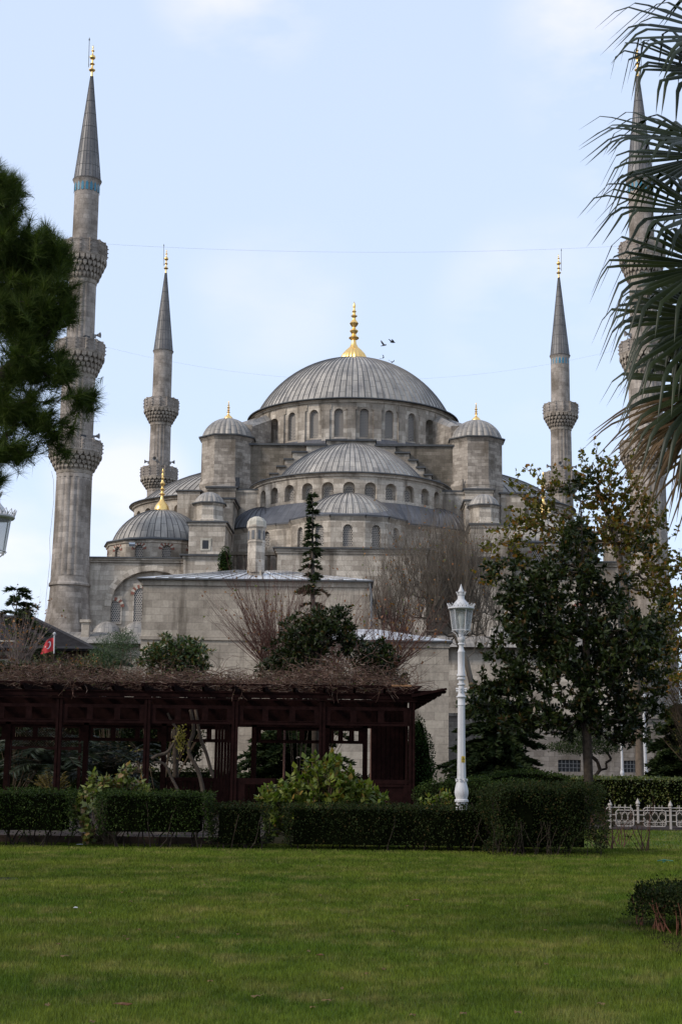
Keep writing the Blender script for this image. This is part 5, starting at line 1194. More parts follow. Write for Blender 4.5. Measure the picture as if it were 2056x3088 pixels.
for (hx_, hy_, yy, a, sz, dr, tow, tilt, dry) in (
    (2170, 60, 9.1, 178, .78, .55, .15, .9, 0), (2120, 215, 9.2, 172, .72, 1.0, .2, .9, 0), (2075, 415, 8.8, 180, .68, .45, .2, .55, 0), (2100, 470, 9.3, 196, .74, .75, .1, .8, 0),
    (2100, 640, 8.7, 180, .72, .6, .25, .7, 0), (2110, 800, 8.8, 195, .76, .8, .2, .8, 0), (2140, 880, 9.3, 212, .76, .8, .1, .7, 0), (2130, 960, 8.9, 205, .76, .8, .2, .8, 0), (2130, 1150, 9.0, 226, .7, .7, .2, .7, 0),
    (2200, 900, 9.2, 215, .8, .9, .1, .7, 0), (2150, 1210, 9.0, 235, .66, .5, .2, .7, 1), (2170, 1290, 9.3, 240, .75, .4, .2, .8, 1), (2080, 1240, 9.2, 252, .6, .3, .1, .8, 1),
    (2110, 1200, 9.1, 258, .62, .3, .2, .8, 1), (2060, 1180, 9.3, 250, .66, .3, .1, .8, 1), (2270, 620, 9.6, 200, .75, .8, .2, .7, 0), (2240, 1050, 9.6, 220, .8, .8, .2, .7, 0),
    (2700, 200, 9.2, 20, .8, .6, .2, .8, 0), (2780, 500, 9.2, 0, .8, .6, .2, .8, 0), (2800, 800, 9.2, -20, .8, .7, .2, .8, 0), (2450, 120, 9.6, 90, .8, .6, -.4, .8, 0), (2450, 420, 8.4, 95, .8, .9, .9, .8, 0), (2700, 1100, 9.2, -45, .8, .7, .1, .8, 0)):
    ax = img_dir(a, tow); up_ = unit(np.array([.1, -tilt, .75]))
    fan_leaf(P(hx_ + (24 if hx_ < 2400 else 0), hy_ + (45 if hy_ < 100 and hx_ < 2400 else 0), yy), ax, up_, sz * 1.22, dr, r_, M['palm_dry'] if dry else M['palm'], nseg=25 if not dry else 22, span=100 if not dry else 60, wseg=.046 if not dry else .02)
S = []; tz_ = crown[2]
for j in range(14): z0_, z1_ = tz_ * j / 14, tz_ * (j + 1) / 14; S.append([PB[0], PB[1], z0_, PB[0], PB[1], z1_ + (.0 if j < 13 else .15), .17 + .02 * (j % 2), .16 + .02 * ((j + 1) % 2)])
V, F = tubes(np.array(S), 10); np_obj('trunk', V - PB, F, M['bark'], palm)
# ================================================================ PERGOLA
Yg = 38.0; g0 = P(705, 2300, Yg)[0]
pg = empty('pergola', (g0, Yg, 0)); tag(pg, 'long dark red timber pergola overgrown with bare vines', 'pergola')
gx = lambda px, Y=Yg, py=2300: P(px, py, Y)[0] - g0
PG0 = .14
Z = lambda py, Y=Yg: H(py, Y)
posts = [-360, -95, 174, 441, 706, 970, 1241]
zb0, zb1, zt0, zt1 = Z(2108), Z(2094), Z(2132), Z(2188)
for p_ in posts:
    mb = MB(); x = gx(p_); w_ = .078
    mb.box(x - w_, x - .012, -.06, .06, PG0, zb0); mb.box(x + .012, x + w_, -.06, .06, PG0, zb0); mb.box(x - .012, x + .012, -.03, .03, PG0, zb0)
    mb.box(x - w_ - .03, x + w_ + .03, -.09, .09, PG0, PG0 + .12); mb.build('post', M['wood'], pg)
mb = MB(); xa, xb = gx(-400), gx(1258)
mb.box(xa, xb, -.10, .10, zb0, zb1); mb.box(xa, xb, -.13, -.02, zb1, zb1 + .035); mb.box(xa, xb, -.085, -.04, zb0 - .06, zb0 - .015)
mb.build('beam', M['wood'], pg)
def transom(mb, x0, x1, y, za, zb_, n=3):
    t = .085; mb.box(x0, x1, y - .03, y + .03, zb_ - t, zb_); mb.box(x0, x1, y - .03, y + .03, za, za + t * .9)
    k = [x0, x0 + .12]; L_ = x1 - x0; wd = .13
    mb.box(x0, x0 + .13, y - .028, y + .028, za + t * .9, zb_ - t); mb.box(x1 - .13, x1, y - .028, y + .028, za + t * .9, zb_ - t)
    for i in range(1, n): c = x0 + L_ * i / n; mb.box(c - .075, c + .075, y - .028, y + .028, za + t * .9, zb_ - t)
    mb.box(x0 + .13, x1 - .13, y - .045, y + .02, za + t * .9, za + t * .9 + .018)
for a, b in zip(posts[:-1], posts[1:]):
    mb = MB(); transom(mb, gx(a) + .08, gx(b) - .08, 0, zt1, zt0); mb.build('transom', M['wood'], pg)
# back row of posts, beam, transoms and sill
Yk = 6.4; Yb_ = Yg + Yk
bx_ = [-340, -120, 22, 258, 493, 700, 765, 985, 1100]
for p_ in bx_:
    mb = MB(); x = gx(p_, Yb_); mb.box(x - .075, x + .075, Yk - .06, Yk + .06, PG0, H(2180, Yb_)); mb.build('post', M['wood'], pg)
mb = MB(); mb.box(gx(-380, Yb_), gx(1130, Yb_), Yk - .06, Yk + .06, H(2196, Yb_), zb1); mb.build('beam', M['wood'], pg)
mb = MB(); mb.box(gx(-380, Yg + 3.2), gx(1190, Yg + 3.2), 3.15, 3.25, zb0 - .12, zb1); mb.build('middle_beam', M['wood'], pg)
mb = MB()
for a, b in zip(bx_[:-1], bx_[1:]):
    if b - a > 90: transom(mb, gx(a, Yb_) + .075, gx(b, Yb_) - .075, Yk, H(2243, Yb_), H(2196, Yb_))
mb.build('transom', M['wood'], pg)
mb = MB()
for a, b in ((493, 700), (700, 765), (765, 985), (985, 1110)): 
    mb.box(gx(a, Yb_), gx(b, Yb_), Yk - .04, Yk + .04, H(2362, Yb_), H(2350, Yb_))
    x0_, x1_ = gx(a, Yb_), gx(b, Yb_); n = max(3, int((x1_ - x0_) / .12))
    for i in range(n): mb.box(x0_ + (x1_ - x0_) * i / n + .008, x0_ + (x1_ - x0_) * (i + 1) / n - .008, Yk - .02, Yk + .02, PG0, H(2362, Yb_))
mb.build('parapet_boards', M['wood'], pg)
# boarded wide pier and end wall of vertical planks
mb = MB(); x0_, x1_ = gx(646, Yg + 3), gx(692, Yg + 3)
for i in range(5): a = x0_ + (x1_ - x0_) * i / 5; mb.box(a + .005, a + (x1_ - x0_) / 5 - .005, 2.98, 3.05 + .02 * (i % 2), PG0, Z(2110, Yg + 3))
mb.build('boarded_pier', M['wood'], pg)
mb = MB(); x = gx(1228)
for i in range(20): y0 = .1 + i * .31; mb.box(x - .02, x + .02 + .008 * (i % 2), y0, y0 + .3, PG0, 2.75)
mb.build('end_wall', M['wood'], pg)
mb = MB(); xq0, xq1 = gx(1122, Yg + .8), gx(1218, Yg + .8)   # panelled bench back at the right bay
for i in range(7): a = xq0 + (xq1 - xq0) * i / 7; mb.box(a + .006, a + (xq1 - xq0) / 7 - .006, 1.0, 1.04, PG0, zb1)
mb.box(xq0 - .02, xq1 + .1, 1.05, 1.07, PG0, zb1 - .01); mb.build('end_panel', M['wood'], pg)
mb = MB(); xq0, xq1 = gx(980), gx(1233); mb.box(xq0, xq1, -.04, .04, Z(2362), Z(2350)); mb.box(xq0, xq1, -.035, .035, Z(2372), Z(2364)); 
for a, b in ((980, 1020), (1120, 1135), (1215, 1233)): mb.box(gx(a), gx(b), -.03, .03, PG0, Z(2372))
mb.box(xq0, xq1, -.01, .015, PG0, Z(2372)); mb.box(gx(715), gx(740), -.03, .03, PG0, Z(2368)); mb.box(gx(715), gx(830), -.03, .03, Z(2368), Z(2350))
mb.build('bench_front', M['wood'], pg)
# rafters with shaped ends, battens
zr0 = zb1 + .035
for i, p_ in enumerate(range(-390, 1240, 91)):
    mb = MB(); x = gx(p_); w_ = .035
    pr = [(-.42, zr0 + .10), (-.42, zr0 + .16), (Yk + .5, zr0 + .16), (Yk + .5, zr0), (-.12, zr0), (-.25, zr0 + .03)]
    mb.face([(x - w_, y, z) for y, z in pr]); mb.face([(x + w_, y, z) for y, z in pr[::-1]])
    for a, b in zip(pr, pr[1:] + pr[:1]): mb.face([(x - w_, a[0], a[1]), (x + w_, a[0], a[1]), (x + w_, b[0], b[1]), (x - w_, b[0], b[1])])
    mb.build('rafter', M['wood'], pg)
mb = MB()
for i in range(12): y = -.2 + i * .58; mb.box(xa, xb + .1, y, y + .06, zr0 + .162, zr0 + .20)
mb.build('battens', M['wood'], pg)
# projecting eave corner at the right end
mb = MB(); x0_ = gx(1241); tipx = gx(1344); zt_ = Z(2074)
for k in range(7):
    f = k / 6; xe = tipx - (tipx - x0_ - .12) * f * .92; z1_ = zt_ - .05 - f * (zt_ - Z(2126)) * .88
    mb.box(x0_ + .05, xe, -.12 + .05 * k, .5 + .4 * k, z1_ - .05, z1_)
T = MB(); A = Vector((gx(1262), -.16, Z(2096))); B = Vector((tipx + .02, -.16, zt_ + .02))
for y0, y1 in ((-.2, -.1),):
    q = [(A.x - .2, A.z - .05), (B.x, B.z - .055), (B.x - .02, B.z), (A.x - .2, A.z + .03)]
    mb.face([(a, y0, z) for a, z in q]); mb.face([(a, y1, z) for a, z in q[::-1]])
    for a, b in zip(q, q[1:] + q[:1]): mb.face([(a[0], y0, a[1]), (a[0], y1, a[1]), (b[0], y1, b[1]), (b[0], y0, b[1])])
q = [(A.x - .2, -.2, A.z + .03), (B.x - .02, -.2, B.z), (B.x - .02, 5, B.z), (A.x - .2, 5, A.z + .03)]; mb.face(q); mb.face([(a, b, c - .04) for a, b, c in q])
mb.build('eave_corner', M['wood'], pg)
mb = MB(); mb.box(gx(1178), gx(1238), -.3, -.12, zr0 + .17, zr0 + .215, None); mb.build('broken_board', M['wood_pale'], pg)
# trellis at the far back
mb = MB(); Yt = 10.5; xs, xe, z0_, z1_ = gx(30, Yg + Yt), gx(240, Yg + Yt), H(2262, Yg + Yt), H(2205, Yg + Yt)
n = 26
for i in range(-6, n):
    for s in (1, -1):
        a = xs + (xe - xs) * i / n; b = a + (z1_ - z0_); 
        if s < 0: a, b = b, a
        if min(a, b) < xs or max(a, b) > xe: continue
        mb.tube([(a, Yt + .01 * s, z0_), (b, Yt + .01 * s, z1_)], .008, 4)
mb.box(xs, xe, Yt - .03, Yt + .03, z1_, z1_ + .1); mb.box(xs, xe, Yt - .03, Yt + .03, z0_ - .1, z0_)
for x in (xs, xe): mb.box(x - .05, x + .05, Yt - .04, Yt + .04, 0, z1_)
mb.build('trellis', M['wood'], pg)
# ---- vines on the roof
r = np.random.default_rng(90); S = []
def vine(p, d, n, l, r0, flatz=.25, pull=None):
    global S
    for k in range(n):
        d = unit(d + r.normal(size=3) * np.array([.45, .45, .38]))
        if pull is not None: d = unit(d + (pull - p) * .25)
        d[2] *= .75; q = p + d * l; 
        if q[2] < zr0 + .1 and d[2] < 0: d[2] = abs(d[2]); q = p + d * l
        S.append([*p, *q, r0 * (1 - k / n * .5), r0 * (1 - (k + 1) / n * .5)]); p = q
    return p
tops = lambda px: .20 + .12 * math.sin(px * .013) + (.30 if 880 < px < 1130 else 0) + (.1 if 60 < px < 400 else 0)
for i in range(2500):
    px = r.random() * 1600 - 370; Y_ = Yg - .35 + r.random() ** 1.3 * 6.6; x = P(px, 2080, Y_)[0]
    p = np.array([x, Y_, zr0 + .12 + r.random() ** 1.2 * (tops(px) + .12)]); S_len = 6 + int(r.random() * 6)
    vine(p, unit(np.array([r.normal(), r.normal() * .6, r.normal() * .3])), S_len, .10 + .08 * r.random(), .005 + .009 * r.random() ** 3)
for i in range(420):   # fine upright shoots
    px = r.random() * 1600 - 370; Y_ = Yg + r.random() * 5; x = P(px, 2080, Y_)[0]; p = np.array([x, Y_, zr0 + .15 + r.random() * tops(px)]); d = unit(np.array([r.normal() * .6, r.normal() * .5, 1]))
    for k in range(5): q = p + d * .1; S.append([*p, *q, .005, .004]); p = q; d = unit(d + r.normal(size=3) * .25)
for px, n_ in ((215, 5), (1160, 5), (1015, 3), (740, 3)):   # hanging ends
    for i in range(n_):
        p = np.array([P(px + r.normal() * 14, 2100, Yg - .3)[0], Yg - .32, zr0 + .2]); d = np.array([r.normal() * .4, -.1, -1.])
        for k in range(5): q = p + unit(d) * .10; S.append([*p, *q, .007, .005]); p = q; d = d + r.normal(size=3) * .4
S = np.array(S); b0 = np.array([g0, Yg + 2, zr0]); V, F = tubes(S, 4)
n_ = 2600; i_ = r.integers(0, len(S), n_); lv = quads(S[i_, :3], unit(r.normal(size=(n_, 3))), .05, .03, r)
vt = plant('vine_tangle', 'dense tangle of bare brown vine stems lying over the pergola roof', 'vine', b0, S, M['vine'], lv, leafmat('vine_leaf', (.10, .05, .03), (.13, .10, .03), (.07, .09, .02), .7, .2, 2, .3), wn='stems', ln='leaves')
# twisted wisteria trunks
def crooked(paths, rad, name, label, mat, leaves=None, catn='vine'):
    S = []
    for pts, r0, r1 in paths:
        pts = [P(*q) for q in pts]; n = len(pts)
        for i in range(n - 1):
            m_ = 4
            def cr_(t):
                a, b, c, d = pts[max(i - 1, 0)], pts[i], pts[i + 1], pts[min(i + 2, n - 1)]; return .5 * ((2 * b) + (-a + c) * t + (2 * a - 5 * b + 4 * c - d) * t * t + (-a + 3 * b - 3 * c + d) * t ** 3)
            for k in range(m_):
                f0, f1 = (i + k / m_) / (n - 1), (i + (k + 1) / m_) / (n - 1); S.append([*cr_(k / m_), *cr_((k + 1) / m_), r0 + (r1 - r0) * f0, r0 + (r1 - r0) * f1])
    b = P(*paths[0][0][0]); b[2] = 0
    return plant(name, label, catn, b, np.array(S), mat, leaves, M['yellow'], wn='stem', ln='leaves', sides=7)
r = np.random.default_rng(91); c = P(545, 2232, 41.4); n_ = 130; pts_ = c + r.normal(size=(n_, 3)) * np.array([.11, .1, .2]); d_ = unit(r.normal(size=(n_, 3)) + np.array([0, 0, -.7]))
crooked([([(548, 2470, 41.5), (543, 2400, 41.5), (520, 2350, 41.5), (495, 2303, 41.4), (465, 2300, 41.4)], .045, .035), ([(458, 2288, 41.3), (475, 2278, 41.3), (505, 2268, 41.4), (528, 2235, 41.4), (538, 2205, 41.4), (520, 2180, 41.5), (505, 2150, 41.5)], .05, .03)], 0, 'wisteria', 'thin twisted vine trunk with a tuft of yellow leaves inside the pergola', M['bark_pale'], quads(pts_, d_, .09, .06, r, .1))
crooked([([(620, 2470, 41.8), (612, 2380, 41.8), (596, 2320, 41.8), (572, 2275, 41.8), (572, 2240, 41.8), (585, 2205, 41.8), (575, 2140, 41.8)], .065, .05), ([(645, 2345, 42.0), (636, 2320, 42.0), (622, 2270, 42.0), (606, 2230, 42.0), (600, 2200, 42.0), (590, 2140, 42.0)], .05, .045)], 0, 'wisteria', 'pair of thick crooked vine trunks inside the pergola', M['bark_pale'])
# dark feather palm behind the pergola and a cycad-like clump
def pinnate(name, label, cpx, cpy, Y, n, L_, r, mat, arch=1.0, leaf=.4, lean=1.0, wl=.03, z_=None, nl=34):
    c = P(cpx, cpy, Y); base = np.array([c[0], c[1], 0]); S = [[*base, *c, .14, .12]]; B = []; D = []
    for i in range(n):
        a = r.random() * 2 * pi; el = .3 + .9 * r.random(); d = np.array([math.cos(a) * math.cos(el), math.sin(a) * math.cos(el), math.sin(el)]); p = c.copy(); m_ = 10; l = L_ * (.8 + .3 * r.random())
        for k in range(m_):
            d2 = unit(d + np.array([0, 0, -arch * (k / m_) ** 1.3])); q = p + d2 * l / m_; S.append([*p, *q, .012 * (1 - k / m_) + .004, .011 * (1 - k / m_) + .003]); sd = unit(np.cross(d2, [0, 0, 1]))
            t_ = r.random((nl // m_ * 2 + 1, 1)); cnt = len(t_); sg = np.where(np.arange(cnt) % 2 == 0, 1, -1)[:, None]; B.append(p + (q - p) * t_); D.append(unit(sd * sg + d2 * .8 + np.array([0, 0, -.25]) + r.normal(size=(cnt, 3)) * .1)); p = q
    B = np.concatenate(B); D = np.concatenate(D)
    return plant(name, label, 'palm', base, np.array(S), M['bark_dk'], quads(B, D, leaf * (.6 + .5 * r.random(len(B))), wl, r), mat, wn='stem', ln='fronds')
r = np.random.default_rng(95)
pinnate('feather_palm', 'dark feather palm seen through the left bays of the pergola', 175, 2330, 50, 46, 2.6, r, leafmat('dark_frond', (.013, .022, .009), (.028, .04, .016), None, .5, .15, 1), 1.1, .5, nl=70)
pinnate('feather_palm', 'second feather palm arching behind the pergola further right', 330, 2350, 53, 34, 2.3, r, M['palm'], 1.2, .45, nl=60)
pinnate('cycad', 'small yellow-orange spiky plant between the left pergola posts', 155, 2395, 44, 26, .75, r, leafmat('yellow_frond', (.14, .10, .02), (.22, .15, .03), None, .5, .2, 2), .15, .12, wl=.015, nl=40)
shrub('dark_bush', 'dark leafy bush far behind the left pergola bays', [blob(60, 2230, 64, 150, 110, 1.5), blob(250, 2220, 64, 150, 120, 1.5), blob(430, 2230, 66, 120, 100, 1.4), blob(560, 2240, 68, 60, 80, 1.2), blob(-120, 2230, 64, 150, 110, 1.5)], 15000, .14, M['hedge_dk'], 96)
bare_tree('bare weeping bush with a few yellow leaves behind the pergola', 57, [[(345, 2330), (345, 2280)], [(420, 2330), (415, 2270)]], 110, 1.0, .9, .010, 97, M['twig'], M['yellow'], 160, .08, name='bare_bush', cat_='bush', curve=-1.6, tr=.02)
# ================================================================ STREET LAMPS
KS = 1 / 2.944 / FOC * 32.0
lampmat_glass = NT('lantern_glass'); kk = lampmat_glass
gl = kk.n('BsdfTransparent'); gl.inputs[0].default_value = (.80, .82, .83, 1); gs = kk.n('BsdfGlossy'); gs.inputs['Roughness'].default_value = .15; gs.inputs[0].default_value = (.8, .8, .8, 1)
df = kk.n('BsdfDiffuse'); df.inputs[0].default_value = (.45, .45, .44, 1)
m1 = kk.n('MixShader'); m1.inputs[0].default_value = .25; kk.l(gl.outputs[0], m1.inputs[1]); kk.l(df.outputs[0], m1.inputs[2]); m2_ = kk.n('MixShader'); m2_.inputs[0].default_value = .12; kk.l(m1.outputs[0], m2_.inputs[1]); kk.l(gs.outputs[0], m2_.inputs[2]); kk.l(m2_.outputs[0], kk.o.inputs[0])
M['glass'] = kk.m; M['sticker'] = flat('yellow_sticker', (.62, .40, .02), .5, 5, .08); M['black'] = flat('black_print', (.01, .01, .01), .6, 5, .1); M['bulb'] = flat('bulb_glass', (.65, .64, .6), .3, 5, .05)
def lamp(label, px, Y, ztop, full=True):
    x = P(px, 2000, Y)[0]; t = empty('street_lamp', (x, Y, 0)); tag(t, label, 'street lamp', 'white ornamental park lamps'); Zt = ztop
    zz = lambda y: Zt - (y - 175) * KS
    def L_(name, prof, n, par=t, rad=None, sm=45, mat='white', rot=0):
        mb = MB(); mb.lathe([(w_ * KS, zz(y)) for y, w_ in reversed(prof)], n, (0, 0), rot, rot + 2 * pi, rad); return mb.build(name, M[mat], par, smooth=sm)
    cr_ = lambda p, j: 1 + .0 * j
    ln = L_('lantern_roof', [(175, 0), (195, 6), (225, 17), (243, 25), (250, 26), (252, 14), (256, 16), (284, 28), (288, 30), (300, 30), (316, 32), (320, 36), (330, 44), (345, 58), (360, 66), (372, 72), (385, 100), (392, 116), (400, 118), (408, 112), (410, 100)], 24)
    # pierced galleries (top crown, rim crown)
    for (y0, y1, r0, r1, n, nm) in ((282, 248, 32, 44, 12, 'crown'), (396, 356, 112, 124, 20, 'crown')):
        mb = MB()
        for i in range(n):
            a = i * 2 * pi / n; b = (i + .5) * 2 * pi / n; c_ = (i + 1) * 2 * pi / n
            q = lambda ang_, rr, y: Vector((rr * KS * math.sin(ang_), -rr * KS * math.cos(ang_), zz(y)))
            ym = (y0 + y1) / 2; rm = (r0 + r1) / 2; rad_ = (2.6 if r0 > 50 else 2.0) * KS
            mb.tube([q(a, r0, y0), q(a + (b - a) * .3, rm, ym), q(b, r1, y1), q(b + (c_ - b) * .7, rm, ym), q(c_, r0, y0)], rad_, 4)
            mb.tube([q(a, r0, y0), q(a, rm, ym)], rad_, 4); mb.tube([q(b, r0, y0), q(b, rm, ym)], rad_, 4)
        k = 36
        for i in range(k):
            mb.tube([q(i * 2 * pi / k, r0 + 1, y0 - 2), q((i + 1) * 2 * pi / k, r0 + 1, y0 - 2)], rad_ * 1.3, 4, cap=False)
        mb.build(nm, M['white'], ln)
    # six-sided glass body
    g = MB(); fr = MB()
    for i in range(6):
        a0, a1 = (i + .35) * pi / 3, (i + 1.35) * pi / 3
        q = lambda a, rr, y: Vector((rr * KS * math.sin(a), -rr * KS * math.cos(a), zz(y)))
        g.face([q(a0, 76, 590), q(a1, 76, 590), q(a1, 100, 410), q(a0, 100, 410)]); fr.tube([q(a0, 76, 592), q(a0, 101, 408)], 4.2 * KS, 5); fr.tube([q(a0, 76, 592), q(a1, 76, 592)], 4.5 * KS, 5); fr.tube([q(a0, 101, 410), q(a1, 101, 410)], 4 * KS, 5)
        fr.tube([q(a0, 76, 594), q(a0, 66, 610), q(a0, 42, 628), q(a0, 34, 655)], 4 * KS, 5)
        fr.tube([q(a0, 78, 592), q(a0, 84, 600), q(a0, 78, 606)], 4 * KS, 5)
    fr.build('lantern_frame', M['white'], t); g.build('lantern_glass', M['glass'], t)
    L_('bulb', [(430, 4), (445, 22), (470, 28), (500, 24), (530, 18), (560, 12)], 14, mat='bulb'); 
    L_('lantern_socket', [(555, 13), (590, 17), (600, 24), (620, 20), (650, 24), (660, 31)], 14)
    base_y = 175 + Zt / KS
    L_('post', [(656, 32), (668, 34), (682, 33), (690, 28), (704, 22), (712, 30), (719, 30), (722, 21), (742, 19), (760, 24), (775, 29), (780, 32), (788, 32), (790, 31), (976, 31), (984, 38), (998, 38), (1004, 28), (1012, 30), (1018, 37), (1028, 37), (1034, 23), (1060, 23), (1066, 36), (1076, 36), (1082, 24), (1108, 27), (1150, 27), (1170, 34), (1178, 46), (1186, 44), (1194, 32), (1250, 33), (1252, 35), (1256, 33)], 20)
    L_('shaft', [(1256, 33), (1500, 35), (1700, 37), (1888, 41)], 8, sm=20, rot=pi / 8)
    mb = MB()
    for k in range(4):
        a = pi / 4 + k * pi / 2 + .5
        for (yy, rr) in ((1110, 50), (1130, 46)):
            mb.tube([Vector((20 * KS * math.sin(a), -20 * KS * math.cos(a), zz(yy))), Vector((rr * KS * math.sin(a), -rr * KS * math.cos(a), zz(yy)))], 11 * KS, 6)
        for k2 in range(2):
            a2 = a + k2 * pi / 4; mb.tube([Vector((30 * KS * math.sin(a2), -30 * KS * math.cos(a2), zz(1897))), Vector((50 * KS * math.sin(a2), -50 * KS * math.cos(a2), zz(1897))), Vector((46 * KS * math.sin(a2), -46 * KS * math.cos(a2), zz(1910)))], 10 * KS, 6)
    mb.build('scrolls', M['white'], t)
    fl = lambda p, j: 1 - .035 * (1 - abs(math.sin(p * 4))) * (1 if 1 < j < 9 else 0)
    L_('foot', [(1888, 41), (1912, 42), (1930, 46), (1955, 52), (1985, 59), (2010, 61), (2035, 58), (2055, 51), (2064, 50), (2072, 61), (2088, 61), (2092, 51), (2148, 51), (2150, 57), (base_y, 60)], 32, rad=fl)
    if full:
        mb = MB()
        for k in range(-2, 3): mb.box(k * 13 * KS - 2 * KS, k * 13 * KS + 2 * KS, -53 * KS, -50 * KS, zz(2118), zz(2100))
        mb.build('plinth_slots', M['iron'], t)
        T = Matrix.Rotation(R(24), 4, 'Z'); mb = MB(); rr = -37.6 * KS; mb.box(-20 * KS, 14 * KS, rr - .004, rr, zz(1750), zz(1696), T); st = mb.build('warning_sticker', M['sticker'], t)
        mb = MB(); yy = rr - .006; tri = [(-15, 1728), (11, 1728), (-2, 1702)]; tri2 = [(-9, 1724.5), (5, 1724.5), (-2, 1710)]
        for i in range(3):
            a, b = tri[i], tri[(i + 1) % 3]; c_, d_ = tri2[(i + 1) % 3], tri2[i]; mb.face([T @ Vector((q[0] * KS, yy, zz(q[1]))) for q in (a, b, c_, d_)])
        mb.face([T @ Vector((q[0] * KS, yy, zz(q[1]))) for q in ((-3.2, 1713), (0, 1713), (-1.2, 1718), (.4, 1718), (-2.6, 1723.5), (-1.8, 1719), (-4, 1719))])
        for k in range(3): mb.face([T @ Vector((q[0] * KS, yy, zz(q[1]))) for q in ((-14, 1734 + 5 * k), (10 - 4 * k, 1734 + 5 * k), (10 - 4 * k, 1736 + 5 * k), (-14, 1736 + 5 * k))])
        mb.build('warning_print', M['black'], st)
    return t
zl_ = H(1760, 32, 1390)
lamp('white ornamental street lamp standing in front of the stone annex', 1390, 32, zl_)
lamp('white lantern cut off by the left edge below the pine', -41, 20.0, H(1536, 20.0, 0) + 178 * KS + .0, False)
lamp('distant white lamp at the right seen behind the thick trunk', 1937, 78, H(2072, 78, 1937), False)
lamp('distant white lamp mostly hidden by magnolia leaves before the garden wall', 1868, 110, H(2150, 110, 1868) + .1, False)
# ================================================================ WHITE IRON FENCE
Yf = 38.2; fx0 = P(1824, 2450, Yf)[0]
fen = empty('iron_fence', (fx0, Yf, 0)); tag(fen, 'low cream wrought-iron fence with spear finials at the right', 'fence')
fxx = lambda px: P(px, 2450, Yf)[0] - fx0; fz = lambda y: H(y, Yf)
pp = [1838, 1922, 2020, 2110, 2200]
for i, p_ in enumerate(pp):
    x = fxx(p_); mb = MB(); top = fz(2424); k = .0 if i != 1 else .05
    mb.box(x - .025, x + .025, -.025, .025, 0 if i != 1 else fz(2472), top + k); mb.lathe([(.025, top + k), (.06, top + .05 + k), (.05, top + .08 + k), (.03, top + .12 + k), (0, top + .19 + k)], 8, (x, 0)); mb.lathe([(.03, top - .03 + k), (.055, top - .01 + k), (.03, top + .01 + k)], 8, (x, 0)); mb.build('post', M['cream'], fen)
def rrect(x0, x1, z0, z1, rad):
    pts = []
    for cx_, cz_, a0 in ((x1 - rad, z1 - rad, 0), (x0 + rad, z1 - rad, 90), (x0 + rad, z0 + rad, 180), (x1 - rad, z0 + rad, 270)):
        for k in range(5): a = R(a0 + 22.5 * k); pts.append((cx_ + rad * math.cos(a), 0, cz_ + rad * math.sin(a)))
    return pts + [pts[0]]
mb = MB(); sc_ = MB()
zT, zM, zL, zB = fz(2425), fz(2433), fz(2469), fz(2481)
for (a, b) in ((1856, 1909), (1940, 2006), (2038, 2096), (2128, 2186)):
    x0_, x1_ = fxx(a), fxx(b); mb.tube(rrect(x0_, x1_, zB, zM, .06), .016, 6); mb.tube([(x0_, 0, zL), (x1_, 0, zL)], .010, 5)
    nv = 3
    for k in range(nv):
        x = x0_ + (x1_ - x0_) * (k + .5) / nv; sc_.tube([(x, 0, zB), (x, 0, zL + .06)], .009, 5); sc_.tube([(x, 0, zM - .06), (x, 0, zT + .07)], .009, 5)
        for s in (1, -1):
            c1 = [(x + s * (.015 + .07 * math.sin(pi * t / 8)), 0, zL + .01 + (zM - zL - .06) * t / 8) for t in range(9)]; sc_.tube(c1, .007, 4)
            sc_.tube([(x + s * (.04 + .025 * math.cos(t)), 0, zM - .075 + .025 * math.sin(t)) for t in [pi - .8 * q for q in range(7)]], .006, 4)
            sc_.tube([(x + s * (.04 + .022 * math.cos(t)), 0, zL - .03 - .022 * math.sin(t)) for t in [pi - .8 * q for q in range(7)]], .006, 4)
for (a, b) in ((1826, 1906), (1938, 2080), (2095, 2180)): 
    x0_, x1_ = fxx(a), fxx(b); pts = [(x0_, 0, zM + .02)] + [(x0_ + .05, 0, zT), (x1_ - .06, 0, zT), (x1_ - .02, 0, zT - .02), (x1_, 0, zM)]; mb.tube(pts, .015, 6)
    for k in range(5): x = x0_ + (x1_ - x0_) * (k + .7) / 5; sc_.tube([(x, 0, zT), (x, 0, zT + .075)], .009, 5)
for (a, b) in ((1909, 1940), (2006, 2038), (2096, 2128), (1826, 1856)):
    for z_ in (fz(2447), fz(2434) if a != 1826 else fz(2464), fz(2466)): mb.tube([(fxx(a), 0, z_), (fxx(b), 0, z_)], .013, 5)
mb.build('rails', M['cream'], fen); sc_.build('scrollwork', M['cream'], fen)
# ================================================================ ROSE STUMPS AND BARE STEMS IN THE LAWN
def rose(label, px, py, n, L_, seed, spread=.35):
    r = np.random.default_rng(seed); Y = 1.6 * FOC / (py - 2300 + .01); Y = min(Y, 31); b = P(px, py, Y); b[2] = 0
    S, tp, td = broom(np.array([b, b + [.04, .02, 0], b + [-.05, .03, 0]]), n, r, L_, spread, .011, .3, 1, seg=5, wob=.16)
    nl = 30; i = r.integers(0, len(tp), nl); lv = quads(tp[i], unit(r.normal(size=(nl, 3))), .05, .03, r)
    plant('rose_bush', label, 'rose bush', b, S, M['twig_red'], lv, M['hedge_dk'], 'leafless rose bushes by the fence', wn='stems', ln='leaves')
rose('nearest leafless rose bush alone on the lawn before the fence', 1945, 2549, 7, .95, 101, .28)
rose('leafless rose bush with knotted base left of the solitary one', 1872, 2535, 9, .9, 102, .4)
rose('leafless rose stems close beside the dark hedge block', 1836, 2543, 8, .9, 103, .4)
rose('thin rose stems half merged with the dark hedge end', 1805, 2535, 9, .9, 104, .35)
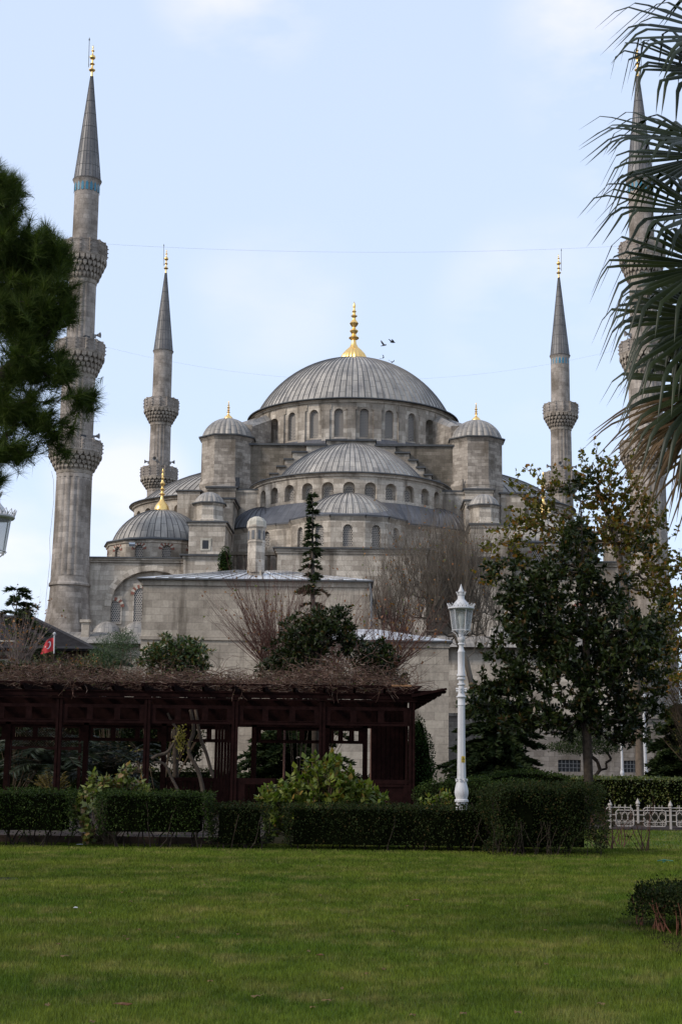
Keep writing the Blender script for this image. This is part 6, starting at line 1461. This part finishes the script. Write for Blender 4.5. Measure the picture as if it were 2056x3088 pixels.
# ================================================================ FLAG
YFl = 51.3; fl = P(164, 1960, YFl); flag = empty('flag', (fl[0], YFl, fl[2] - 2)); tag(flag, 'red flag with white crescent and star drooping from a short white pole', 'flag'); FB = np.array(flag.location)
mb = MB(); a, b = P(162, 2040, YFl) - FB, P(165, 1914, YFl) - FB; cpt = a + (b - a) * .55; mb.tube([cpt, b], .024, 6); mb.lathe([(.05, b[2]), (.06, b[2] + .05), (0, b[2] + .1)], 8, (b[0], b[1])); mb.build('pole', M['white'], flag); mb = MB(); mb.tube([a - [0, 0, 1.6], cpt], .022, 6); mb.build('pole_foot', M['bark_dk'], flag)
c00, c01, c10, c11 = [P(*q, YFl) - FB for q in ((163, 1923), (161, 1962), (136, 1940), (122, 1973))]
def fp(u, v, off=0):
    top = c00 * (1 - u) + c10 * u + np.array([0, 0, .06 * math.sin(pi * u)]); bot = c01 * (1 - u) + c11 * u + np.array([0, 0, -.02 * math.sin(pi * u)])
    p = top * (1 - v) + bot * v; p[1] += .045 * math.sin(u * 7 + v * 1.5) - off; return tuple(p)
mb = MB()
for i in range(14):
    for j in range(8): mb.face([fp(i / 14, j / 8), fp((i + 1) / 14, j / 8), fp((i + 1) / 14, (j + 1) / 8), fp(i / 14, (j + 1) / 8)])
mb.build('cloth', flat('red_cloth', (.42, .015, .02), .7, 3, .12), flag, smooth=60)
mb = MB(); n = 20
def arcp(cx_, cy_, rr, a): return (cx_ + rr * math.cos(a) * .66, cy_ + rr * math.sin(a))
for i in range(n):
    a0 = R(38) + (2 * pi - 2 * R(38)) * i / n; a1 = R(38) + (2 * pi - 2 * R(38)) * (i + 1) / n
    def inn(a): # inner circle shifted towards the fly
        t = (a - R(38)) / (2 * pi - 2 * R(38)); b = R(50) + (2 * pi - 2 * R(50)) * t; return arcp(.47, .48, .215, b)
    q = [arcp(.42, .48, .27, a0), arcp(.42, .48, .27, a1), inn(a1), inn(a0)]; mb.face([fp(u, v, .02) for u, v in q])
whm = flat('white_cloth', (.75, .74, .73), .7, 3, .05); mb.build('crescent', whm, flag)
mb = MB(); st = []
for k in range(10): rr = .10 if k % 2 == 0 else .04; st.append(arcp(.72, .50, rr, pi + k * pi / 5))
for k in range(10): mb.face([fp(*q, .02) for q in ((.72, .50), st[k], st[(k + 1) % 10])])
mb.build('star', whm, flag)
# ================================================================ BIRDS
M['bird'] = flat('dark_feathers', (.03, .03, .035), .7, 4, .2)
def bird(label, px, py, Y, yaw, flap, roll_, s=1.0):
    p = P(px, py, Y); mb = MB(); n = 8
    body = [(-.30, .0), (-.24, .05), (-.1, .075), (.04, .08), (.16, .06), (.22, .05), (.27, .045), (.31, .02), (.35, 0)]
    for (x0, r0), (x1, r1) in zip(body[:-1], body[1:]):
        for k in range(n):
            a0, a1 = k * 2 * pi / n, (k + 1) * 2 * pi / n; q = [(x0, r0 * math.cos(a0), r0 * math.sin(a0)), (x0, r0 * math.cos(a1), r0 * math.sin(a1)), (x1, r1 * math.cos(a1), r1 * math.sin(a1)), (x1, r1 * math.cos(a0), r1 * math.sin(a0))]; mb.face(q)
    mb.face([(-.24, -.03, .01), (-.24, .03, .01), (-.46, .08, .0), (-.46, -.08, .0)])
    for s_ in (1, -1):
        def wp(sp, ch): el = flap * sp * (1.15 if sp < .6 else 1.0); return (ch - .08 * sp ** 2 * 3, s_ * (.04 + .52 * sp * math.cos(el)), .03 + .52 * sp * math.sin(el))
        for a, b in ((0, .3), (.3, .6), (.6, 1.0)):
            ca, cb_ = (.14, -.12), (.15 - .1 * (b > .6), -.13 + .06 * (b > .6)); mb.face([wp(a, .14 if a < .6 else .13), wp(b, .14 if b < 1 else .02), wp(b, -.13 if b < 1 else -.1), wp(a, -.12)])
            mb.face([tuple(np.array(wp(a, .14 if a < .6 else .13)) + [0, 0, .02]), tuple(np.array(wp(b, .14 if b < 1 else .02)) + [0, 0, .01]), tuple(np.array(wp(b, -.13 if b < 1 else -.1)) + [0, 0, .01]), tuple(np.array(wp(a, -.12)) + [0, 0, .02])])
    o = mb.build('bird', M['bird']); o.location = p; o.rotation_euler = (roll_, 0, yaw); o.scale = (s, s, s); tag(o, label, 'bird', 'birds circling beside the main dome')
bird('dark bird flying highest and furthest right beside the dome finial', 1183, 1032, 165, R(20), .5, .3, 1.1)
bird('dark bird with raised wings flying just left of the highest one', 1157, 1041, 165, R(-50), .9, -.4, 1.1)
bird('pale slim bird flying lowest left, just above the dome curve', 1155, 1079, 165, R(-60), .6, .9, .75)
bird('dark bird nearly touching the dome curve, lowest on the right', 1181, 1092, 165, R(60), .5, .2, .8)
tag(bpy.data.objects['bird'], None)
# perched bird on right tower dome is too small to read: left out
# floodlight on the left corner drum
p = P(399, 1642, MY - 29.2); fo = empty('floodlight', p); tag(fo, 'small grey floodlight fixed above a window of the left corner dome', 'floodlight')
mb = MB(); T = Matrix.Rotation(R(-35), 4, 'X'); mb.box(-.35, .35, -.2, .2, -.12, .14, T); mb.build('housing', flat('lamp_grey', (.5, .52, .55), .4, 3, .1), fo)
mb = MB(); mb.tube([(0, .1, -.1), (.15, .5, -.5)], .05, 5); mb.tube([(.3, .1, -.1), (.15, .5, -.5)], .03, 5); mb.build('bracket', M['iron'], fo)
# small domed tower far right behind the trees
pT = P(1857, 1600, 185); tw = empty('domed_tower', (pT[0], 185, 0)); tag(tw, 'small round stone tower with lead dome behind the plane tree', 'tower')
mb = MB(); zt_ = H(1587, 185, 1857); mb.lathe([(1.75, 0), (1.75, zt_ - .4), (1.95, zt_)], 20); mb.build('wall', M['stone_tower'], tw)
mb = MB(); mb.lathe([(2.05, zt_), (2.08, zt_ + .15), (1.7, zt_ + .2)], 20); mb.build('eave', M['coping'], tw)
dome('dome', (0, 0), 1.75, 1.5, zt_ + .15, 18, M['lead_small'], tw, lobe=.06, n=8)
# bits lying on the lawn
mb = MB(); a, b = P(1981, 2581, 25), P(2028, 2582, 25); Yx = 1.6 * FOC / (2581 - 2300); a, b = P(1981, 2581, Yx), P(2028, 2582, Yx); a[2] = b[2] = .045
mb.tube([a, (a + b) / 2 + [0, .05, .01], b], .009, 6); mb.tube([(a + b) / 2 + [0, .1, .02], [((a + b) / 2)[0], Yx + .1, 0]], .03, 6)
tag(mb.build('hose_piece', flat('green_plastic', (.02, .10, .06), .4, 3, .1)), 'short piece of green hose lying on the lawn at the right', 'hose')
Yx = 1.6 * FOC / (2650 - 2300); a = P(20, 2650, Yx); mb = MB(); mb.lathe([(.0, .02), (.2, .02), (.22, .01), (.22, 0)], 24, (0, 0))
mc = mb.build('manhole_cover', flat('rusty_iron', (.03, .026, .022), .9, 9, .4, spec=.05)); mc.location = (a[0] - .05, Yx, 0); tag(mc, 'small dark round cover set in the lawn at the left edge', 'cover')
def litter(name, label, px, py, sz, mat, seed, cat_='litter'):
    r = np.random.default_rng(seed); Yx = 1.6 * FOC / (py - 2300); p = P(px, py, Yx); mb = MB(); k = 7; ring = [(sz * (1 + .3 * r.normal()) * math.cos(a), sz * .6 * (1 + .2 * r.normal()) * math.sin(a), .035 + .01 * r.random()) for a in [i * 2 * pi / k for i in range(k)]]
    for i in range(k): mb.face([(0, 0, .05), ring[i], ring[(i + 1) % k]]); mb.face([(0, 0, .046), tuple(np.array(ring[(i + 1) % k]) - [0, 0, .004]), tuple(np.array(ring[i]) - [0, 0, .004])])
    o = mb.build(name, mat); o.location = (p[0], Yx, 0); tag(o, label, cat_)
litter('paper_scrap', 'pale crumpled paper scrap before the kerb between the left hedges', 246, 2552, .11, M['white'], 1)
litter('paper_scrap', 'small white paper scrap lying on the lawn at the left', 228, 2737, .028, M['white'], 2)
litter('fallen_leaf', 'dark red fallen leaf on the near lawn at the bottom', 968, 2863 + 150, .045, M['rust'], 3, 'leaf') if False else litter('fallen_leaf', 'reddish brown fallen leaf lying on the near lawn left of centre', 372, 3012, .04, M['rust'], 3, 'leaf')
litter('fallen_leaf', 'dark curled fallen leaf on the lawn near the picture centre', 1253, 2703, .06, M['rust'], 4, 'leaf')
litter('fallen_leaf', 'small rust leaf lying below the centre of the lawn', 968, 2865, .035, M['rust'], 5, 'leaf')
r = np.random.default_rng(120); src = None
for i in range(34):
    py = 2590 + 480 * r.random() ** .8; px = 30 + 2000 * r.random(); Yx = 1.6 * FOC / (py - 2300); p = P(px, py, Yx)
    if src is None:
        mb = MB(); ring = [(.032 * math.cos(a), .02 * math.sin(a), .03 + .008 * math.sin(3 * a)) for a in [k * pi / 4 for k in range(8)]]
        for k in range(8): mb.face([(0, 0, .036), ring[k], ring[(k + 1) % 8]])
        mb.face([(.03, -.003, .03), (.05, -.002, .038), (.05, .002, .038), (.03, .003, .03)]); src = mb.build('fallen_leaf', leafmat('dry_leaf', (.10, .05, .02), (.19, .12, .04), None, .7, .2, 2)); o = src
        tag(o, 'small dry brown leaf scattered among others on the lawn', 'leaf', 'dry leaves scattered over the lawn')
    else: o = src.copy(); link(o)
    o.location = (p[0], Yx, 0); o.rotation_euler = (0, 0, r.random() * 6.28); s_ = .6 + .7 * r.random(); o.scale = (s_, s_, 1)
bpy.context.view_layer.update()
